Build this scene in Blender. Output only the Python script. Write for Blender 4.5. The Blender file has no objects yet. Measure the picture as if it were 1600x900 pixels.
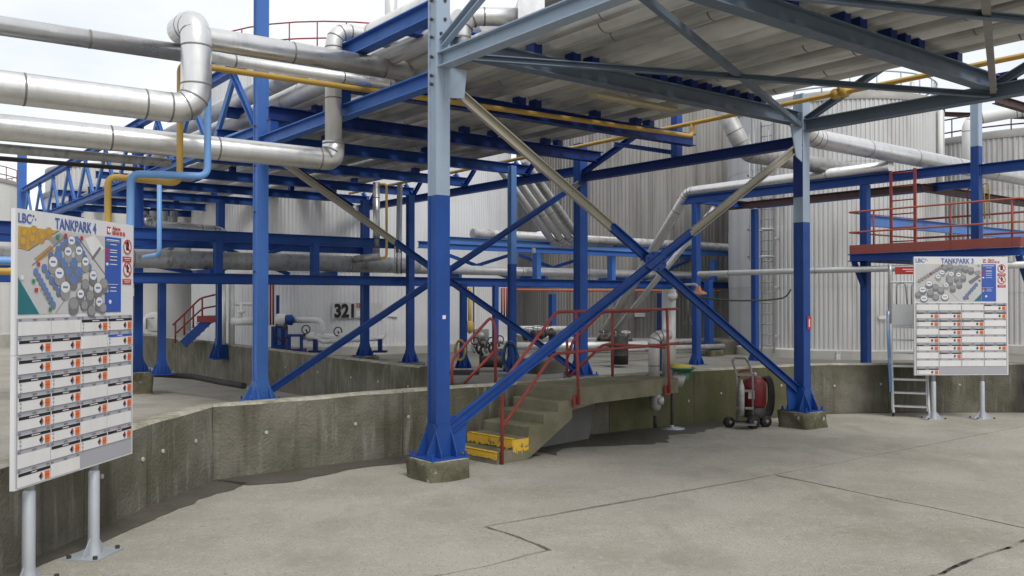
import bpy, math, random
from mathutils import Vector, Matrix, noise as mnoise
random.seed(7)
S = bpy.context.scene
COL = S.collection
R = math.radians

# ---------------------------------------------------------------- camera
FPX, HOR, CAMZ = 1370.0, 466.0, 1.9
PITCH = math.atan((HOR - 450.0) / FPX)
cam = bpy.data.cameras.new('camera')
cam.sensor_width = 36.0
cam.lens = 36.0 * FPX / 1600.0
cam.clip_start, cam.clip_end = 0.05, 1500.0
camo = bpy.data.objects.new('camera', cam)
camo.location = (0, 0, CAMZ)
camo.rotation_euler = (math.pi / 2 + PITCH, 0, 0)
COL.objects.link(camo)
S.camera = camo
S.view_settings.view_transform = 'Standard'
S.view_settings.look = 'None'
S.view_settings.exposure = 0.38
S.view_settings.gamma = 1.0
S.cycles.max_bounces = 7
S.cycles.diffuse_bounces = 5
S.cycles.glossy_bounces = 3
S.cycles.transmission_bounces = 2
S.cycles.caustics_reflective = False
S.cycles.caustics_refractive = False

# ---------------------------------------------------------------- overcast daylight
SUN_EL, SUN_AZ = R(50), R(150)          # azimuth clockwise from +Y
W = bpy.data.worlds.new('World')
S.world = W
W.use_nodes = True
nt = W.node_tree
nt.nodes.clear()
wo = nt.nodes.new('ShaderNodeOutputWorld')
bg = nt.nodes.new('ShaderNodeBackground')
sky = nt.nodes.new('ShaderNodeTexSky')
sky.sky_type = 'NISHITA'
sky.sun_disc = False
sky.sun_elevation = SUN_EL
sky.sun_rotation = SUN_AZ
tc = nt.nodes.new('ShaderNodeTexCoord')
mp = nt.nodes.new('ShaderNodeMapping')
mp.inputs['Scale'].default_value = (1.0, 1.0, 2.2)
nz = nt.nodes.new('ShaderNodeTexNoise')
nz.inputs['Scale'].default_value = 2.6
nz.inputs['Detail'].default_value = 5
nz.inputs['Roughness'].default_value = 0.5
rp = nt.nodes.new('ShaderNodeValToRGB')
rp.color_ramp.elements[0].position = 0.36
rp.color_ramp.elements[0].color = (0.72, 0.72, 0.72, 1)
rp.color_ramp.elements[1].position = 0.60
rp.color_ramp.elements[1].color = (0.97, 0.97, 0.97, 1)
mx = nt.nodes.new('ShaderNodeMix')
mx.data_type = 'RGBA'
mx.inputs['B'].default_value = (8.5, 8.62, 8.8, 1)
bg.inputs['Strength'].default_value = 0.1
nt.links.new(tc.outputs['Generated'], mp.inputs['Vector'])
nt.links.new(mp.outputs['Vector'], nz.inputs['Vector'])
nt.links.new(nz.outputs['Fac'], rp.inputs['Fac'])
nt.links.new(rp.outputs['Color'], mx.inputs['Factor'])
nt.links.new(sky.outputs['Color'], mx.inputs['A'])
nt.links.new(mx.outputs['Result'], bg.inputs['Color'])
nt.links.new(bg.outputs['Background'], wo.inputs['Surface'])
sun = bpy.data.lights.new('sun', 'SUN')
sun.energy = 1.5
sun.angle = R(18)
sun.color = (1.0, 0.96, 0.9)
suno = bpy.data.objects.new('sun', sun)
sd = Vector((math.sin(SUN_AZ) * math.cos(SUN_EL), math.cos(SUN_AZ) * math.cos(SUN_EL), math.sin(SUN_EL)))
suno.rotation_euler = (-sd).to_track_quat('-Z', 'Y').to_euler()
suno.location = (0, -5, 30)
COL.objects.link(suno)

# ---------------------------------------------------------------- measuring
def ray(px, py):
    cx, cy = (px - 800.0) / FPX, (450.0 - py) / FPX
    c, s = math.cos(PITCH), math.sin(PITCH)
    return Vector((cx, c - cy * s, s + cy * c))
def P(px, py, Y):                       # point seen at a pixel at distance Y
    d = ray(px, py)
    t = Y / d.y
    return Vector((d.x * t, Y, CAMZ + d.z * t))
def GZ(x, y):                           # the yard falls gently away
    return -0.0125 * (y - 9.33)
def G(px, py):                          # point on the yard
    d = ray(px, py)
    t = (0.0125 * 9.33 - CAMZ) / (d.z + 0.0125 * d.y)
    return Vector((d.x * t, d.y * t, CAMZ + d.z * t))
def H(px, py, z):                       # point on a level plane
    d = ray(px, py)
    t = (z - CAMZ) / d.z
    return Vector((d.x * t, d.y * t, z))
VA = Vector((-0.610, 0.7925, 0))        # the two directions of the steel grid
VB = Vector((0.7925, 0.610, 0))
ROT = math.atan2(VB.y, VB.x)
C1 = Vector((-0.78, 9.33, 0))
def F(a, b, z=0.0):
    v = C1 + VA * a + VB * b
    v.z = z
    return v
UP = Vector((0, 0, 1))

# ---------------------------------------------------------------- materials
def mat(name, base, rough=0.6, metal=0.0, c2=None, amt=0.5, scale=4.0, streak=None, s_amt=0.5,
        s_scale=(5, 5, 0.35), s_lo=0.5, s_hi=0.75, s_rot=False, streak2=None, t_scale=(5, 5, .5), t_lo=.55, t_hi=.75, t_amt=.7, bump=0.0, b_scale=60.0, spot=None, sp_scale=30, sp_lo=0.62, sp_hi=0.68,
        spec=0.5, rnd=0.0, moss=None, m_scale=1.2, m_lo=.5, m_hi=.7):
    m = bpy.data.materials.new(name)
    m.use_nodes = True
    n = m.node_tree
    b = n.nodes['Principled BSDF']
    b.inputs['Roughness'].default_value = rough
    b.inputs['Metallic'].default_value = metal
    b.inputs['Specular IOR Level'].default_value = spec
    geo = n.nodes.new('ShaderNodeNewGeometry')
    def mapping(sc, rot=False):
        q = n.nodes.new('ShaderNodeMapping')
        if rot:
            q.vector_type = 'TEXTURE'
            q.inputs['Rotation'].default_value = (0, 0, ROT)
            q.inputs['Scale'].default_value = tuple(1 / x for x in sc)
        else: q.inputs['Scale'].default_value = sc
        n.links.new(geo.outputs['Position'], q.inputs['Vector'])
        return q.outputs['Vector']
    def nse(sc, detail=6, rg=0.6, vec=None):
        q = n.nodes.new('ShaderNodeTexNoise')
        q.inputs['Scale'].default_value = sc
        q.inputs['Detail'].default_value = detail
        q.inputs['Roughness'].default_value = rg
        n.links.new(vec if vec else geo.outputs['Position'], q.inputs['Vector'])
        return q.outputs['Fac']
    def rng(f, lo, hi, a=0.0, z=1.0):
        q = n.nodes.new('ShaderNodeMapRange')
        q.inputs['From Min'].default_value = lo
        q.inputs['From Max'].default_value = hi
        q.inputs['To Min'].default_value = a
        q.inputs['To Max'].default_value = z
        n.links.new(f, q.inputs['Value'])
        return q.outputs['Result']
    def mix(fac, a, c):
        q = n.nodes.new('ShaderNodeMix')
        q.data_type = 'RGBA'
        n.links.new(fac, q.inputs['Factor'])
        if isinstance(a, tuple): q.inputs['A'].default_value = (*a, 1)
        else: n.links.new(a, q.inputs['A'])
        q.inputs['B'].default_value = (*c, 1)
        return q.outputs['Result']
    col = base
    if c2 is None: c2 = tuple(x * 0.7 for x in base)
    col = mix(rng(nse(scale), 0.35, 0.7, 0, amt), col, c2)
    if moss: col = mix(rng(nse(m_scale, 5), m_lo, m_hi, 0, 0.85), col, moss)
    if streak: col = mix(rng(nse(1.0, 5, .62, mapping(s_scale, s_rot)), s_lo, s_hi, 0, s_amt), col, streak)
    if streak2: col = mix(rng(nse(1.0, 6, .65, mapping(t_scale)), t_lo, t_hi, 0, t_amt), col, streak2)
    if spot: col = mix(rng(nse(sp_scale, 3, .5), sp_lo, sp_hi, 0, 0.9), col, spot)
    if rnd:
        oi = n.nodes.new('ShaderNodeObjectInfo')
        hs = n.nodes.new('ShaderNodeHueSaturation')
        n.links.new(rng(oi.outputs['Random'], 0, 1, 1 - rnd, 1 + rnd), hs.inputs['Value'])
        if isinstance(col, tuple): hs.inputs['Color'].default_value = (*col, 1)
        else: n.links.new(col, hs.inputs['Color'])
        col = hs.outputs['Color']
    n.links.new(col, b.inputs['Base Color'])
    rr = rng(nse(scale * 2.3), 0.3, 0.7, max(rough - .1, .05), min(rough + .12, 1))
    n.links.new(rr, b.inputs['Roughness'])
    if bump:
        bp = n.nodes.new('ShaderNodeBump')
        bp.inputs['Strength'].default_value = bump
        bp.inputs['Distance'].default_value = 0.02
        n.links.new(nse(b_scale, 4), bp.inputs['Height'])
        n.links.new(bp.outputs['Normal'], b.inputs['Normal'])
    return m

RUST = (0.12, 0.05, 0.02)
M = dict(
    blue=mat('blue_paint', (0.013, 0.068, 0.29), .52, c2=(0.014, 0.046, 0.19), amt=.8, scale=1.7, streak=(0.035, 0.085, 0.27), s_amt=.5, s_scale=(10, 10, 1.2), s_lo=.55, s_hi=.75, streak2=(0.03, 0.035, 0.07), t_scale=(14, 14, .8), t_lo=.60, t_hi=.74, t_amt=.6, bump=.04, b_scale=40, spot=(0.075, 0.05, 0.05), sp_scale=16, sp_lo=.68, sp_hi=.72, spec=.3),
    bluef=mat('faded_blue_paint', (0.055, 0.155, 0.46), .55, c2=(0.040, 0.12, 0.38), scale=3, streak=(0.10, 0.21, 0.47), s_amt=.5, s_scale=(12, 12, 1.0), s_lo=.56, s_hi=.75, streak2=(0.045, 0.05, 0.09), t_scale=(14, 14, .9), t_lo=.62, t_hi=.74, t_amt=.6, spot=(0.09, 0.05, 0.03), sp_lo=.71, sp_hi=.75, spec=.3),
    bluepale=mat('chalky_blue_paint', (0.10, 0.22, 0.50), .6, c2=(0.07, 0.17, 0.45), scale=3, spec=.3),
    navy=mat('navy_paint', (0.010, 0.032, 0.17), .5, c2=(0.008, 0.025, 0.13), scale=4, spec=.3),
    light=mat('pale_grey_blue_paint', (0.32, 0.40, 0.50), .5, c2=(0.25, 0.32, 0.42), scale=3, streak=(0.22, 0.19, 0.16), s_lo=.62, s_hi=.8, spot=RUST, sp_lo=.71, sp_hi=.75),
    greyb=mat('weathered_grey_blue_paint', (0.13, 0.17, 0.225), .55, c2=(0.09, 0.12, 0.165), scale=2.5, spot=(0.08, 0.05, 0.035), sp_lo=.66, sp_hi=.74),
    beige=mat('beige_primer', (0.36, 0.335, 0.27), .6, c2=(0.29, 0.27, 0.22), scale=3, spot=RUST, sp_lo=.71, sp_hi=.74),
    alu=mat('aluminium_cladding', (0.70, 0.70, 0.695), .34, .84, c2=(0.55, 0.55, 0.55), amt=.35, scale=3, streak=(0.40, 0.39, 0.38), s_amt=.4, s_scale=(12, 12, 1.2), s_lo=.5, s_hi=.8, bump=.07, b_scale=6, rnd=.06),
    seam=mat('sheet_seam', (0.22, 0.21, 0.20), .6, .4),
    gap_shade=mat('gap_shade_steel', (0.10, 0.085, 0.075), .8, .1, c2=(0.05, 0.042, 0.038), scale=3, rnd=.3),  # dark brown puts shade into the gaps between the deck pipes
    aluw=mat('pale_aluminium_cladding', (0.70, 0.70, 0.69), .45, .55, c2=(0.58, 0.58, 0.57), scale=3, streak=(0.42, 0.41, 0.39), s_amt=.4, s_scale=(9, 9, 2), bump=.05, b_scale=14, rnd=.06),
    aluold=mat('weathered_cladding', (0.50, 0.50, 0.49), .50, .35, c2=(0.34, 0.335, 0.325), amt=.7, scale=1.6, streak=(0.10, 0.09, 0.08), s_amt=.6, s_scale=(8, .35, 6), s_rot=True, s_lo=.50, s_hi=.70, bump=.1, b_scale=18, rnd=.28),
    yellow=mat('yellow_pipe_paint', (0.56, 0.36, 0.075), .5, c2=(0.45, 0.28, 0.06), scale=4),
    skyblue=mat('light_blue_pipe_paint', (0.16, 0.34, 0.66), .45, c2=(0.13, 0.29, 0.6), scale=4),
    red=mat('red_rail_paint', (0.29, 0.045, 0.04), .6, c2=(0.20, 0.04, 0.035), scale=8),
    orange=mat('orange_red_paint', (0.42, 0.115, 0.065), .55, c2=(0.33, 0.08, 0.05), scale=5, spot=(0.3, 0.2, 0.15), sp_lo=.7, sp_hi=.74),
    toe=mat('faded_red_paint', (0.30, 0.075, 0.055), .6, c2=(0.24, 0.055, 0.045), scale=3, spot=(0.3, 0.22, 0.2), sp_lo=.7, sp_hi=.74),
    brown=mat('red_brown_primer', (0.07, 0.03, 0.028), .65),
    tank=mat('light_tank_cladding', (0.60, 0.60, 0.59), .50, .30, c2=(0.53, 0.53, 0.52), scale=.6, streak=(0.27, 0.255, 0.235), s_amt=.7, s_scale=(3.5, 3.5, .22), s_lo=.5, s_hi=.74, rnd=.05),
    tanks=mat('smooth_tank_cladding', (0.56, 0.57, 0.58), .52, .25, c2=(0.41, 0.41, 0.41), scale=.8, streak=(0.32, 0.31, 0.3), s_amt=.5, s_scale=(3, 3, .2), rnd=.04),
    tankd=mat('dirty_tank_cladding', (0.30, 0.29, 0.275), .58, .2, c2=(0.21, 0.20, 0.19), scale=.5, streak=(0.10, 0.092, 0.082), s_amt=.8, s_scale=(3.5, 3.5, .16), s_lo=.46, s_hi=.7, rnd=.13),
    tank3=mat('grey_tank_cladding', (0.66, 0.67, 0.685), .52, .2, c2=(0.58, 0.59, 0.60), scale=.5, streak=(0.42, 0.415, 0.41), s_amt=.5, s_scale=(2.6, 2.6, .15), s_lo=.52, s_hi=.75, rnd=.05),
    white=mat('white_tank_paint', (0.70, 0.70, 0.68), .55, c2=(0.62, 0.62, 0.6), scale=.6, streak=(0.5, 0.48, 0.44), s_amt=.5, s_scale=(2, 2, .2)),
    roof=mat('grey_roof_cladding', (0.30, 0.29, 0.275), .6, .2, c2=(0.22, 0.21, 0.2), scale=1.5),
    whitep=mat('white_pipe_jacket', (0.82, 0.82, 0.80), .45, c2=(0.62, 0.62, 0.6), scale=4),
    slab=mat('yard_concrete', (0.39, 0.365, 0.315), .9, c2=(0.30, 0.278, 0.234), amt=.8, scale=.9, spot=(0.20, 0.19, 0.165), sp_scale=55, sp_lo=.56, sp_hi=.70, bump=.6, b_scale=70, moss=(0.27, 0.255, 0.20), m_scale=.45, m_lo=.50, m_hi=.72, spec=.25, streak=(0.44, 0.42, 0.375), s_scale=(16, 16, 16), s_lo=.52, s_hi=.72, s_amt=.6, streak2=(0.235, 0.22, 0.18), t_scale=(1.1, .5, 1), t_lo=.54, t_hi=.64, t_amt=.42),
    joint=mat('joint_dirt', (0.055, 0.052, 0.042), .95, scale=6, c2=(0.09, 0.09, 0.05)),
    floor=mat('bund_floor_concrete', (0.215, 0.207, 0.183), .9, c2=(0.15, 0.145, 0.125), amt=.9, scale=.8, bump=.3, b_scale=50, moss=(0.17, 0.165, 0.13), m_scale=.5),
    wall=mat('stained_wall_concrete', (0.195, 0.184, 0.152), .92, c2=(0.10, 0.094, 0.072), amt=.95, scale=2.0, streak2=(0.075, 0.068, 0.045), t_scale=(7, 7, .45), t_lo=.52, t_hi=.72, t_amt=.8, moss=(0.088, 0.086, 0.052), m_scale=.9, m_lo=.48, m_hi=.68, streak=(0.30, 0.29, 0.25), s_amt=.7, s_scale=(9, 9, 1.1), s_lo=.55, s_hi=.74, bump=.8, b_scale=30, spec=.2),
    moss=mat('mossy_wall_concrete', (0.125, 0.123, 0.064), .95, c2=(0.075, 0.078, 0.035), amt=.9, scale=1.5, moss=(0.14, 0.128, 0.085), m_scale=1.6, streak=(0.19, 0.18, 0.13), s_amt=.5, s_scale=(7, 7, .7), s_lo=.56, s_hi=.75, bump=.5, b_scale=30, spec=.2),
    plinth=mat('mossy_plinth_concrete', (0.17, 0.16, 0.115), .9, c2=(0.065, 0.062, 0.032), amt=1, scale=4, spot=(0.45, 0.45, 0.42), sp_scale=11, sp_lo=.64, sp_hi=.72, bump=.9, b_scale=25, spec=.2),
    step=mat('worn_step_concrete', (0.205, 0.19, 0.135), .95, c2=(0.13, 0.125, 0.075), amt=.9, scale=3, bump=.5, b_scale=35, moss=(0.10, 0.10, 0.05), m_scale=1.6, spec=.2),
    coping=mat('weathered_coping_concrete', (0.40, 0.385, 0.33), .95, c2=(0.19, 0.18, 0.12), amt=1, scale=7, bump=.6, b_scale=35, spec=.2),
    dark_conc=mat('dark_concrete', (0.075, 0.068, 0.055), .7, c2=(0.105, 0.096, 0.078), amt=.9, scale=3, bump=.3, b_scale=60),
    yellows=mat('yellow_step_paint', (0.66, 0.40, 0.03), .7, c2=(0.55, 0.33, 0.04), scale=6, spot=(0.16, 0.14, 0.08), sp_scale=9, sp_lo=.60, sp_hi=.66),
    galv=mat('galvanised_steel', (0.42, 0.45, 0.48), .5, .35, c2=(0.35, 0.37, 0.4), scale=9),
    alul=mat('ladder_aluminium', (0.62, 0.63, 0.64), .4, .6, c2=(0.52, 0.53, 0.54), scale=9),
    panel=mat('sign_white', (0.66, 0.665, 0.68), .4, c2=(0.58, 0.585, 0.59), scale=2, streak=(.5, .49, .46), s_amt=.35, s_scale=(9, 9, .8)),
    pgrey=mat('sign_grey', (0.36, 0.365, 0.40), .5, c2=(0.34, 0.345, 0.38), scale=2),
    mapbg=mat('map_pale_grey', (0.50, 0.50, 0.50), .5, c2=(0.43, 0.43, 0.43), scale=5),
    mapd=mat('map_dark_grey', (0.17, 0.175, 0.19), .5), mapm=mat('map_mid_grey', (0.29, 0.29, 0.30), .5),
    mapb=mat('map_blue', (0.11, 0.20, 0.46), .5), card=mat('card_white', (0.70, 0.70, 0.70), .4, c2=(0.62, 0.62, 0.62), scale=3, streak=(.52, .51, .48), s_amt=.35, s_scale=(12, 12, 1)),
    black=mat('black_print', (0.012, 0.012, 0.014), .5), oran=mat('orange_plate', (0.70, 0.14, 0.03), .5),
    signblue=mat('sign_blue', (0.035, 0.10, 0.42), .5), txt=mat('blue_lettering', (0.06, 0.12, 0.40), .5),
    signred=mat('sign_red', (0.50, 0.03, 0.03), .5), green=mat('print_green', (0.02, 0.25, 0.10), .5), teal=mat('print_teal', (0.02, 0.16, 0.19), .5),
    gold=mat('print_gold', (0.56, 0.33, 0.04), .5, c2=(.36, .18, .02), scale=20), brownp=mat('print_brown', (0.42, 0.25, 0.09), .5), pyel=mat('print_yellow', (0.72, 0.55, 0.05), .5),
    rubber=mat('black_rubber', (0.018, 0.018, 0.018), .7), dark=mat('dark_iron', (0.035, 0.034, 0.033), .6, c2=(.06, .04, .03)),
    bottle=mat('extinguisher_red', (0.18, 0.012, 0.018), .45, c2=(.12, .012, .015), scale=9), eyeg=mat('eyewash_green', (0.03, 0.19, 0.13), .5), eyey=mat('eyewash_yellow', (0.62, 0.50, 0.06), .5),
    shower=mat('shower_orange', (0.66, 0.28, 0.16), .5), hosey=mat('yellow_hose', (0.46, 0.32, 0.08), .6), hoseb=mat('blue_hose', (0.02, 0.08, 0.17), .6),
    frame=mat('bronzed_steel', (0.26, 0.25, 0.235), .5, .4, c2=(.18, .17, .16), scale=8),
    lamp=mat('cream_lamp_housing', (0.42, 0.36, 0.25), .6), plug=mat('plug_white', (0.46, 0.45, 0.41), .8), sandc=mat('pale_render', (0.30, 0.295, 0.275), .9, c2=(.2, .195, .18), scale=2, streak=(.15, .15, .14)),
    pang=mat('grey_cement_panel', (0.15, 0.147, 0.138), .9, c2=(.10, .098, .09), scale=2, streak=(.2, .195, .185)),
    ring=mat('foundation_concrete', (0.50, 0.49, 0.46), .9, c2=(.34, .33, .29), scale=2),
)

# ---------------------------------------------------------------- mesh building
class MB:
    def __init__(self): self.v, self.f, self.s, self.m = [], [], [], []
    def add(self, vs, fs, smooth=False, mi=0):
        o = len(self.v)
        self.v += [Vector(x) for x in vs]
        for f in fs:
            self.f.append([i + o for i in f]); self.s.append(smooth); self.m.append(mi)
        return self
    def box(self, c, size, ax=None, mi=0):
        c = Vector(c); ax = ax or (Vector((1, 0, 0)), Vector((0, 1, 0)), UP)
        h = [s / 2 for s in size]
        vs = [c + ax[0] * (h[0] * x) + ax[1] * (h[1] * y) + ax[2] * (h[2] * z) for x in (-1, 1) for y in (-1, 1) for z in (-1, 1)]
        return self.add(vs, [(0, 1, 3, 2), (4, 6, 7, 5), (0, 4, 5, 1), (2, 3, 7, 6), (0, 2, 6, 4), (1, 5, 7, 3)], mi=mi)
    def prism(self, poly, d, mi=0):                 # polygon of 3-D points swept by d
        n = len(poly); d = Vector(d)
        vs = [Vector(p) for p in poly] + [Vector(p) + d for p in poly]
        fs = [list(range(n))[::-1], list(range(n, 2 * n))] + [(i, (i + 1) % n, n + (i + 1) % n, n + i) for i in range(n)]
        return self.add(vs, fs, mi=mi)
    def profile(self, p, q, prof, up=UP, mi=0):     # 2-D outline (side, up) swept from p to q
        p, q = Vector(p), Vector(q); d = (q - p).normalized()
        s = d.cross(up).normalized(); u = s.cross(d).normalized()
        return self.prism([p + s * x + u * y for x, y in prof], q - p, mi)
    def ibeam(self, p, q, h, w, t=.012, up=UP):
        a, b, c = h / 2, w / 2, t / 2
        return self.profile(p, q, [(-b, -a), (b, -a), (b, -a + t), (c, -a + t), (c, a - t), (b, a - t), (b, a), (-b, a), (-b, a - t), (-c, a - t), (-c, -a + t), (-b, -a + t)], up)
    def channel(self, p, q, h, w, t=.012, up=UP):
        a = h / 2
        return self.profile(p, q, [(0, -a), (w, -a), (w, -a + t), (t, -a + t), (t, a - t), (w, a - t), (w, a), (0, a)], up)
    def bar(self, p, q, h, w, up=UP):
        return self.profile(p, q, [(-w / 2, -h / 2), (w / 2, -h / 2), (w / 2, h / 2), (-w / 2, h / 2)], up)
    def tube(self, path, r, seg=14, bend=0.0, nb=5, closed=False, cap=True, smooth=True):
        pts = [Vector(p) for p in path]
        if bend and len(pts) > 2:
            out = [pts[0]]
            for i in range(1, len(pts) - 1):
                a, b, c = pts[i - 1], pts[i], pts[i + 1]
                d1, d2 = (a - b), (c - b)
                k = min(bend, d1.length * .49, d2.length * .49)
                s, e = b + d1.normalized() * k, b + d2.normalized() * k
                for j in range(nb + 1):
                    t = j / nb
                    ang_in, ang_out = s.lerp(b, t), b.lerp(e, t)
                    out.append(ang_in.lerp(ang_out, t))
            out.append(pts[-1]); pts = out
        n = len(pts); vs = []; ref = None
        for i, p in enumerate(pts):
            if closed: d = (pts[(i + 1) % n] - pts[i - 1]).normalized()
            elif i == 0: d = (pts[1] - p).normalized()
            elif i == n - 1: d = (p - pts[i - 1]).normalized()
            else: d = ((pts[i + 1] - p).normalized() + (p - pts[i - 1]).normalized()).normalized()
            if ref is None:
                ref = UP if abs(d.z) < .9 else Vector((1, 0, 0))
            x = (ref - d * ref.dot(d)).normalized(); ref = x; y = d.cross(x)
            rr = r[i] if isinstance(r, (list, tuple)) else r
            vs += [p + x * (rr * math.cos(2 * math.pi * k / seg)) + y * (rr * math.sin(2 * math.pi * k / seg)) for k in range(seg)]
        fs = []
        for i in range(n if closed else n - 1):
            j = (i + 1) % n
            fs += [(i * seg + k, i * seg + (k + 1) % seg, j * seg + (k + 1) % seg, j * seg + k) for k in range(seg)]
        self.add(vs, fs, smooth)
        if cap and not closed:
            o = len(self.v) - len(vs)
            self.f.append([o + k for k in range(seg)][::-1]); self.s.append(False); self.m.append(0)
            self.f.append([o + (n - 1) * seg + k for k in range(seg)]); self.s.append(False); self.m.append(0)
        return self
    def lathe(self, c, prof, seg=24, smooth=True, ax=UP):
        c = Vector(c); x = (Vector((1, 0, 0)) if abs(ax.x) < .9 else Vector((0, 1, 0)))
        x = (x - ax * x.dot(ax)).normalized(); y = ax.cross(x); vs = []
        for r_, z in prof:
            vs += [c + ax * z + x * (r_ * math.cos(2 * math.pi * k / seg)) + y * (r_ * math.sin(2 * math.pi * k / seg)) for k in range(seg)]
        fs = [(i * seg + k, i * seg + (k + 1) % seg, (i + 1) * seg + (k + 1) % seg, (i + 1) * seg + k) for i in range(len(prof) - 1) for k in range(seg)]
        return self.add(vs, fs, smooth)
    def disc(self, c, rx, rz, x, z, d, seg=16, mi=0):   # thin ellipse plate
        x, z, d = Vector(x), Vector(z), Vector(d)
        return self.prism([Vector(c) + x * (rx * math.cos(2 * math.pi * k / seg)) + z * (rz * math.sin(2 * math.pi * k / seg)) for k in range(seg)], d, mi)
    def mesh(self, name, mats, inv=None):
        me = bpy.data.meshes.new(name)
        me.from_pydata([(inv @ v if inv else v) for v in self.v], [], self.f)
        for m in (mats if isinstance(mats, (list, tuple)) else [mats]): me.materials.append(M[m] if isinstance(m, str) else m)
        me.polygons.foreach_set('use_smooth', self.s)
        me.polygons.foreach_set('material_index', self.m)
        me.update()
        return me

def tag(o, label=None, cat=None, group=None, kind=None):
    if label: o['label'] = label
    if cat: o['category'] = cat
    if group: o['group'] = group
    if kind: o['kind'] = kind
    return o
def link(name, me, parent=None, loc=(0, 0, 0), rot=(0, 0, 0), scale=None):
    o = bpy.data.objects.new(name, me); COL.objects.link(o)
    if parent: o.parent = parent
    o.location = loc; o.rotation_euler = rot
    if scale: o.scale = scale
    return o
class Thing:
    def __init__(self, name, label, cat, loc, rotz=0.0, group=None):
        o = bpy.data.objects.new(name, None); COL.objects.link(o)
        o.empty_display_size = .1
        o.location = loc; o.rotation_euler = (0, 0, rotz)
        self.o = tag(o, label, cat, group)
        self.mw = Matrix.Translation(Vector(loc)) @ Matrix.Rotation(rotz, 4, 'Z')
        self.inv = self.mw.inverted()
    def part(self, name, mb, mats, parent=None, label=None):       # mesh given in world coordinates
        o = link(name, mb.mesh(name, mats, self.inv), parent or self.o)
        return tag(o, label)
    def lpart(self, name, mb, mats, parent=None, label=None):      # mesh given in the thing's own coordinates
        o = link(name, mb.mesh(name, mats), parent or self.o)
        return tag(o, label)
    def inst(self, name, me, loc, parent=None, rot=(0, 0, 0)):     # shared mesh, world place
        return link(name, me, parent or self.o, self.inv @ Vector(loc), rot)
def one(name, mb, mats, label, cat, loc, group=None):              # a thing that is one mesh
    o = link(name, mb.mesh(name, mats, Matrix.Translation(Vector(loc)).inverted()), None, loc)
    return tag(o, label, cat, group)
def struct(name, mb, mats):
    return tag(link(name, mb.mesh(name, mats)), kind='structure')
def text_mb(s, size, bold=.015):
    cu = bpy.data.curves.new('lettering', 'FONT')
    cu.body = s; cu.size = size; cu.extrude = .0012; cu.offset = size * bold; cu.resolution_u = 3
    ob = bpy.data.objects.new('lettering', cu); COL.objects.link(ob)
    dg = bpy.context.evaluated_depsgraph_get()
    me = bpy.data.meshes.new_from_object(ob.evaluated_get(dg))
    mb = MB(); mb.add([v.co.copy() for v in me.vertices], [list(p.vertices) for p in me.polygons])
    bpy.data.objects.remove(ob); bpy.data.meshes.remove(me); bpy.data.curves.remove(cu)
    return mb
def text_on(s, size, org, xd, zd, wmax=None, center=False, bold=.015):     # lettering laid on a plane
    t = text_mb(s, size, bold)
    x0 = min(v.x for v in t.v); x1 = max(v.x for v in t.v)
    k = 1.0 if not wmax else wmax / (x1 - x0)
    off = (x0 + x1) / 2 if center else x0
    xd, zd = Vector(xd), Vector(zd); nd = xd.cross(zd)
    t.v = [Vector(org) + xd * ((v.x - off) * k) + zd * v.y + nd * (v.z) for v in t.v]
    return t
ORD = ['first', 'second', 'third', 'fourth', 'fifth', 'sixth', 'seventh', 'eighth', 'ninth', 'tenth', 'eleventh', 'twelfth', 'thirteenth', 'fourteenth', 'fifteenth', 'sixteenth', 'seventeenth', 'eighteenth']
hexbolt = MB().lathe((0, 0, 0), [(0, .022), (.019, .022), (.019, 0)], 6, False).mesh('bolt', 'dark')
hexblue = MB().lathe((0, 0, 0), [(0, .05), (.016, .05), (.016, 0)], 6, False).mesh('anchor_bolt', 'blue')

# ================================================================ THE SETTING
# ---- yard: dirt bed with concrete slabs on it, joints left open
def jag(p, q, amp, step=.12, seed=0):
    p, q = Vector(p), Vector(q); d = q - p; n = max(2, int(d.length / step)); s = Vector((-d.y, d.x, 0)).normalized()
    out = []
    for i in range(n + 1):
        w = p + d * (i / n)
        k = mnoise.noise(Vector((w.x * 1.1 + seed, w.y * 1.1, 0))) * amp + mnoise.noise(Vector((w.x * 5 + seed, w.y * 5, 3))) * amp * .5
        out.append(w + s * k)
    return out
def shift(line, off, amp, seed):
    out = []
    for i, p in enumerate(line):
        a, b = line[max(i - 1, 0)], line[min(i + 1, len(line) - 1)]
        d = b - a; s = Vector((-d.y, d.x, 0)).normalized()
        out.append(p + s * (off + amp * mnoise.noise(Vector((p.x * 4 + seed, p.y * 4, 1)))))
    return out
def onyard(p, dz=0): return Vector((p.x, p.y, GZ(p.x, p.y) + dz))
bed = MB()
bed.add([(-300, -30, GZ(0, -30) - .026), (300, -30, GZ(0, -30) - .026), (300, 400, GZ(0, 400) - .026), (-300, 400, GZ(0, 400) - .026)], [(0, 1, 2, 3)])
ground = struct('ground', bed, 'joint')
g1, g2 = G(760, 822), G(1600, 663)
d1 = (g2 - g1).normalized()
ck = G(858, 861)
j3e = G(700, 896); d3 = (j3e - ck).normalized()
t0, t1 = G(1210, 742), G(1634, 831)
d2 = (t1 - t0).normalized()
j4 = G(1445, 902); d4 = (j4 - t1).normalized()
J1a = jag(g1, t0, .035, .07, seed=1); J1b = jag(t0, g2 + d1 * 30, .02, seed=1)
CR = jag(g1, ck, .05, .06, seed=4)
J3 = jag(ck, ck + d3 * 14, .05, .07, seed=5)
J2 = jag(t0, t1, .03, seed=6); J2x = [t1 + d2 * 30]
J4 = jag(t1, t1 + d4 * 14, .05, .07, seed=8)
gp = .014
def slab(poly):
    top = [onyard(p) for p in poly]
    m = MB().prism(top, (0, 0, -.024))
    o = link('concrete_slab', m.mesh('concrete_slab', 'slab'), ground)
    return o
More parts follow.
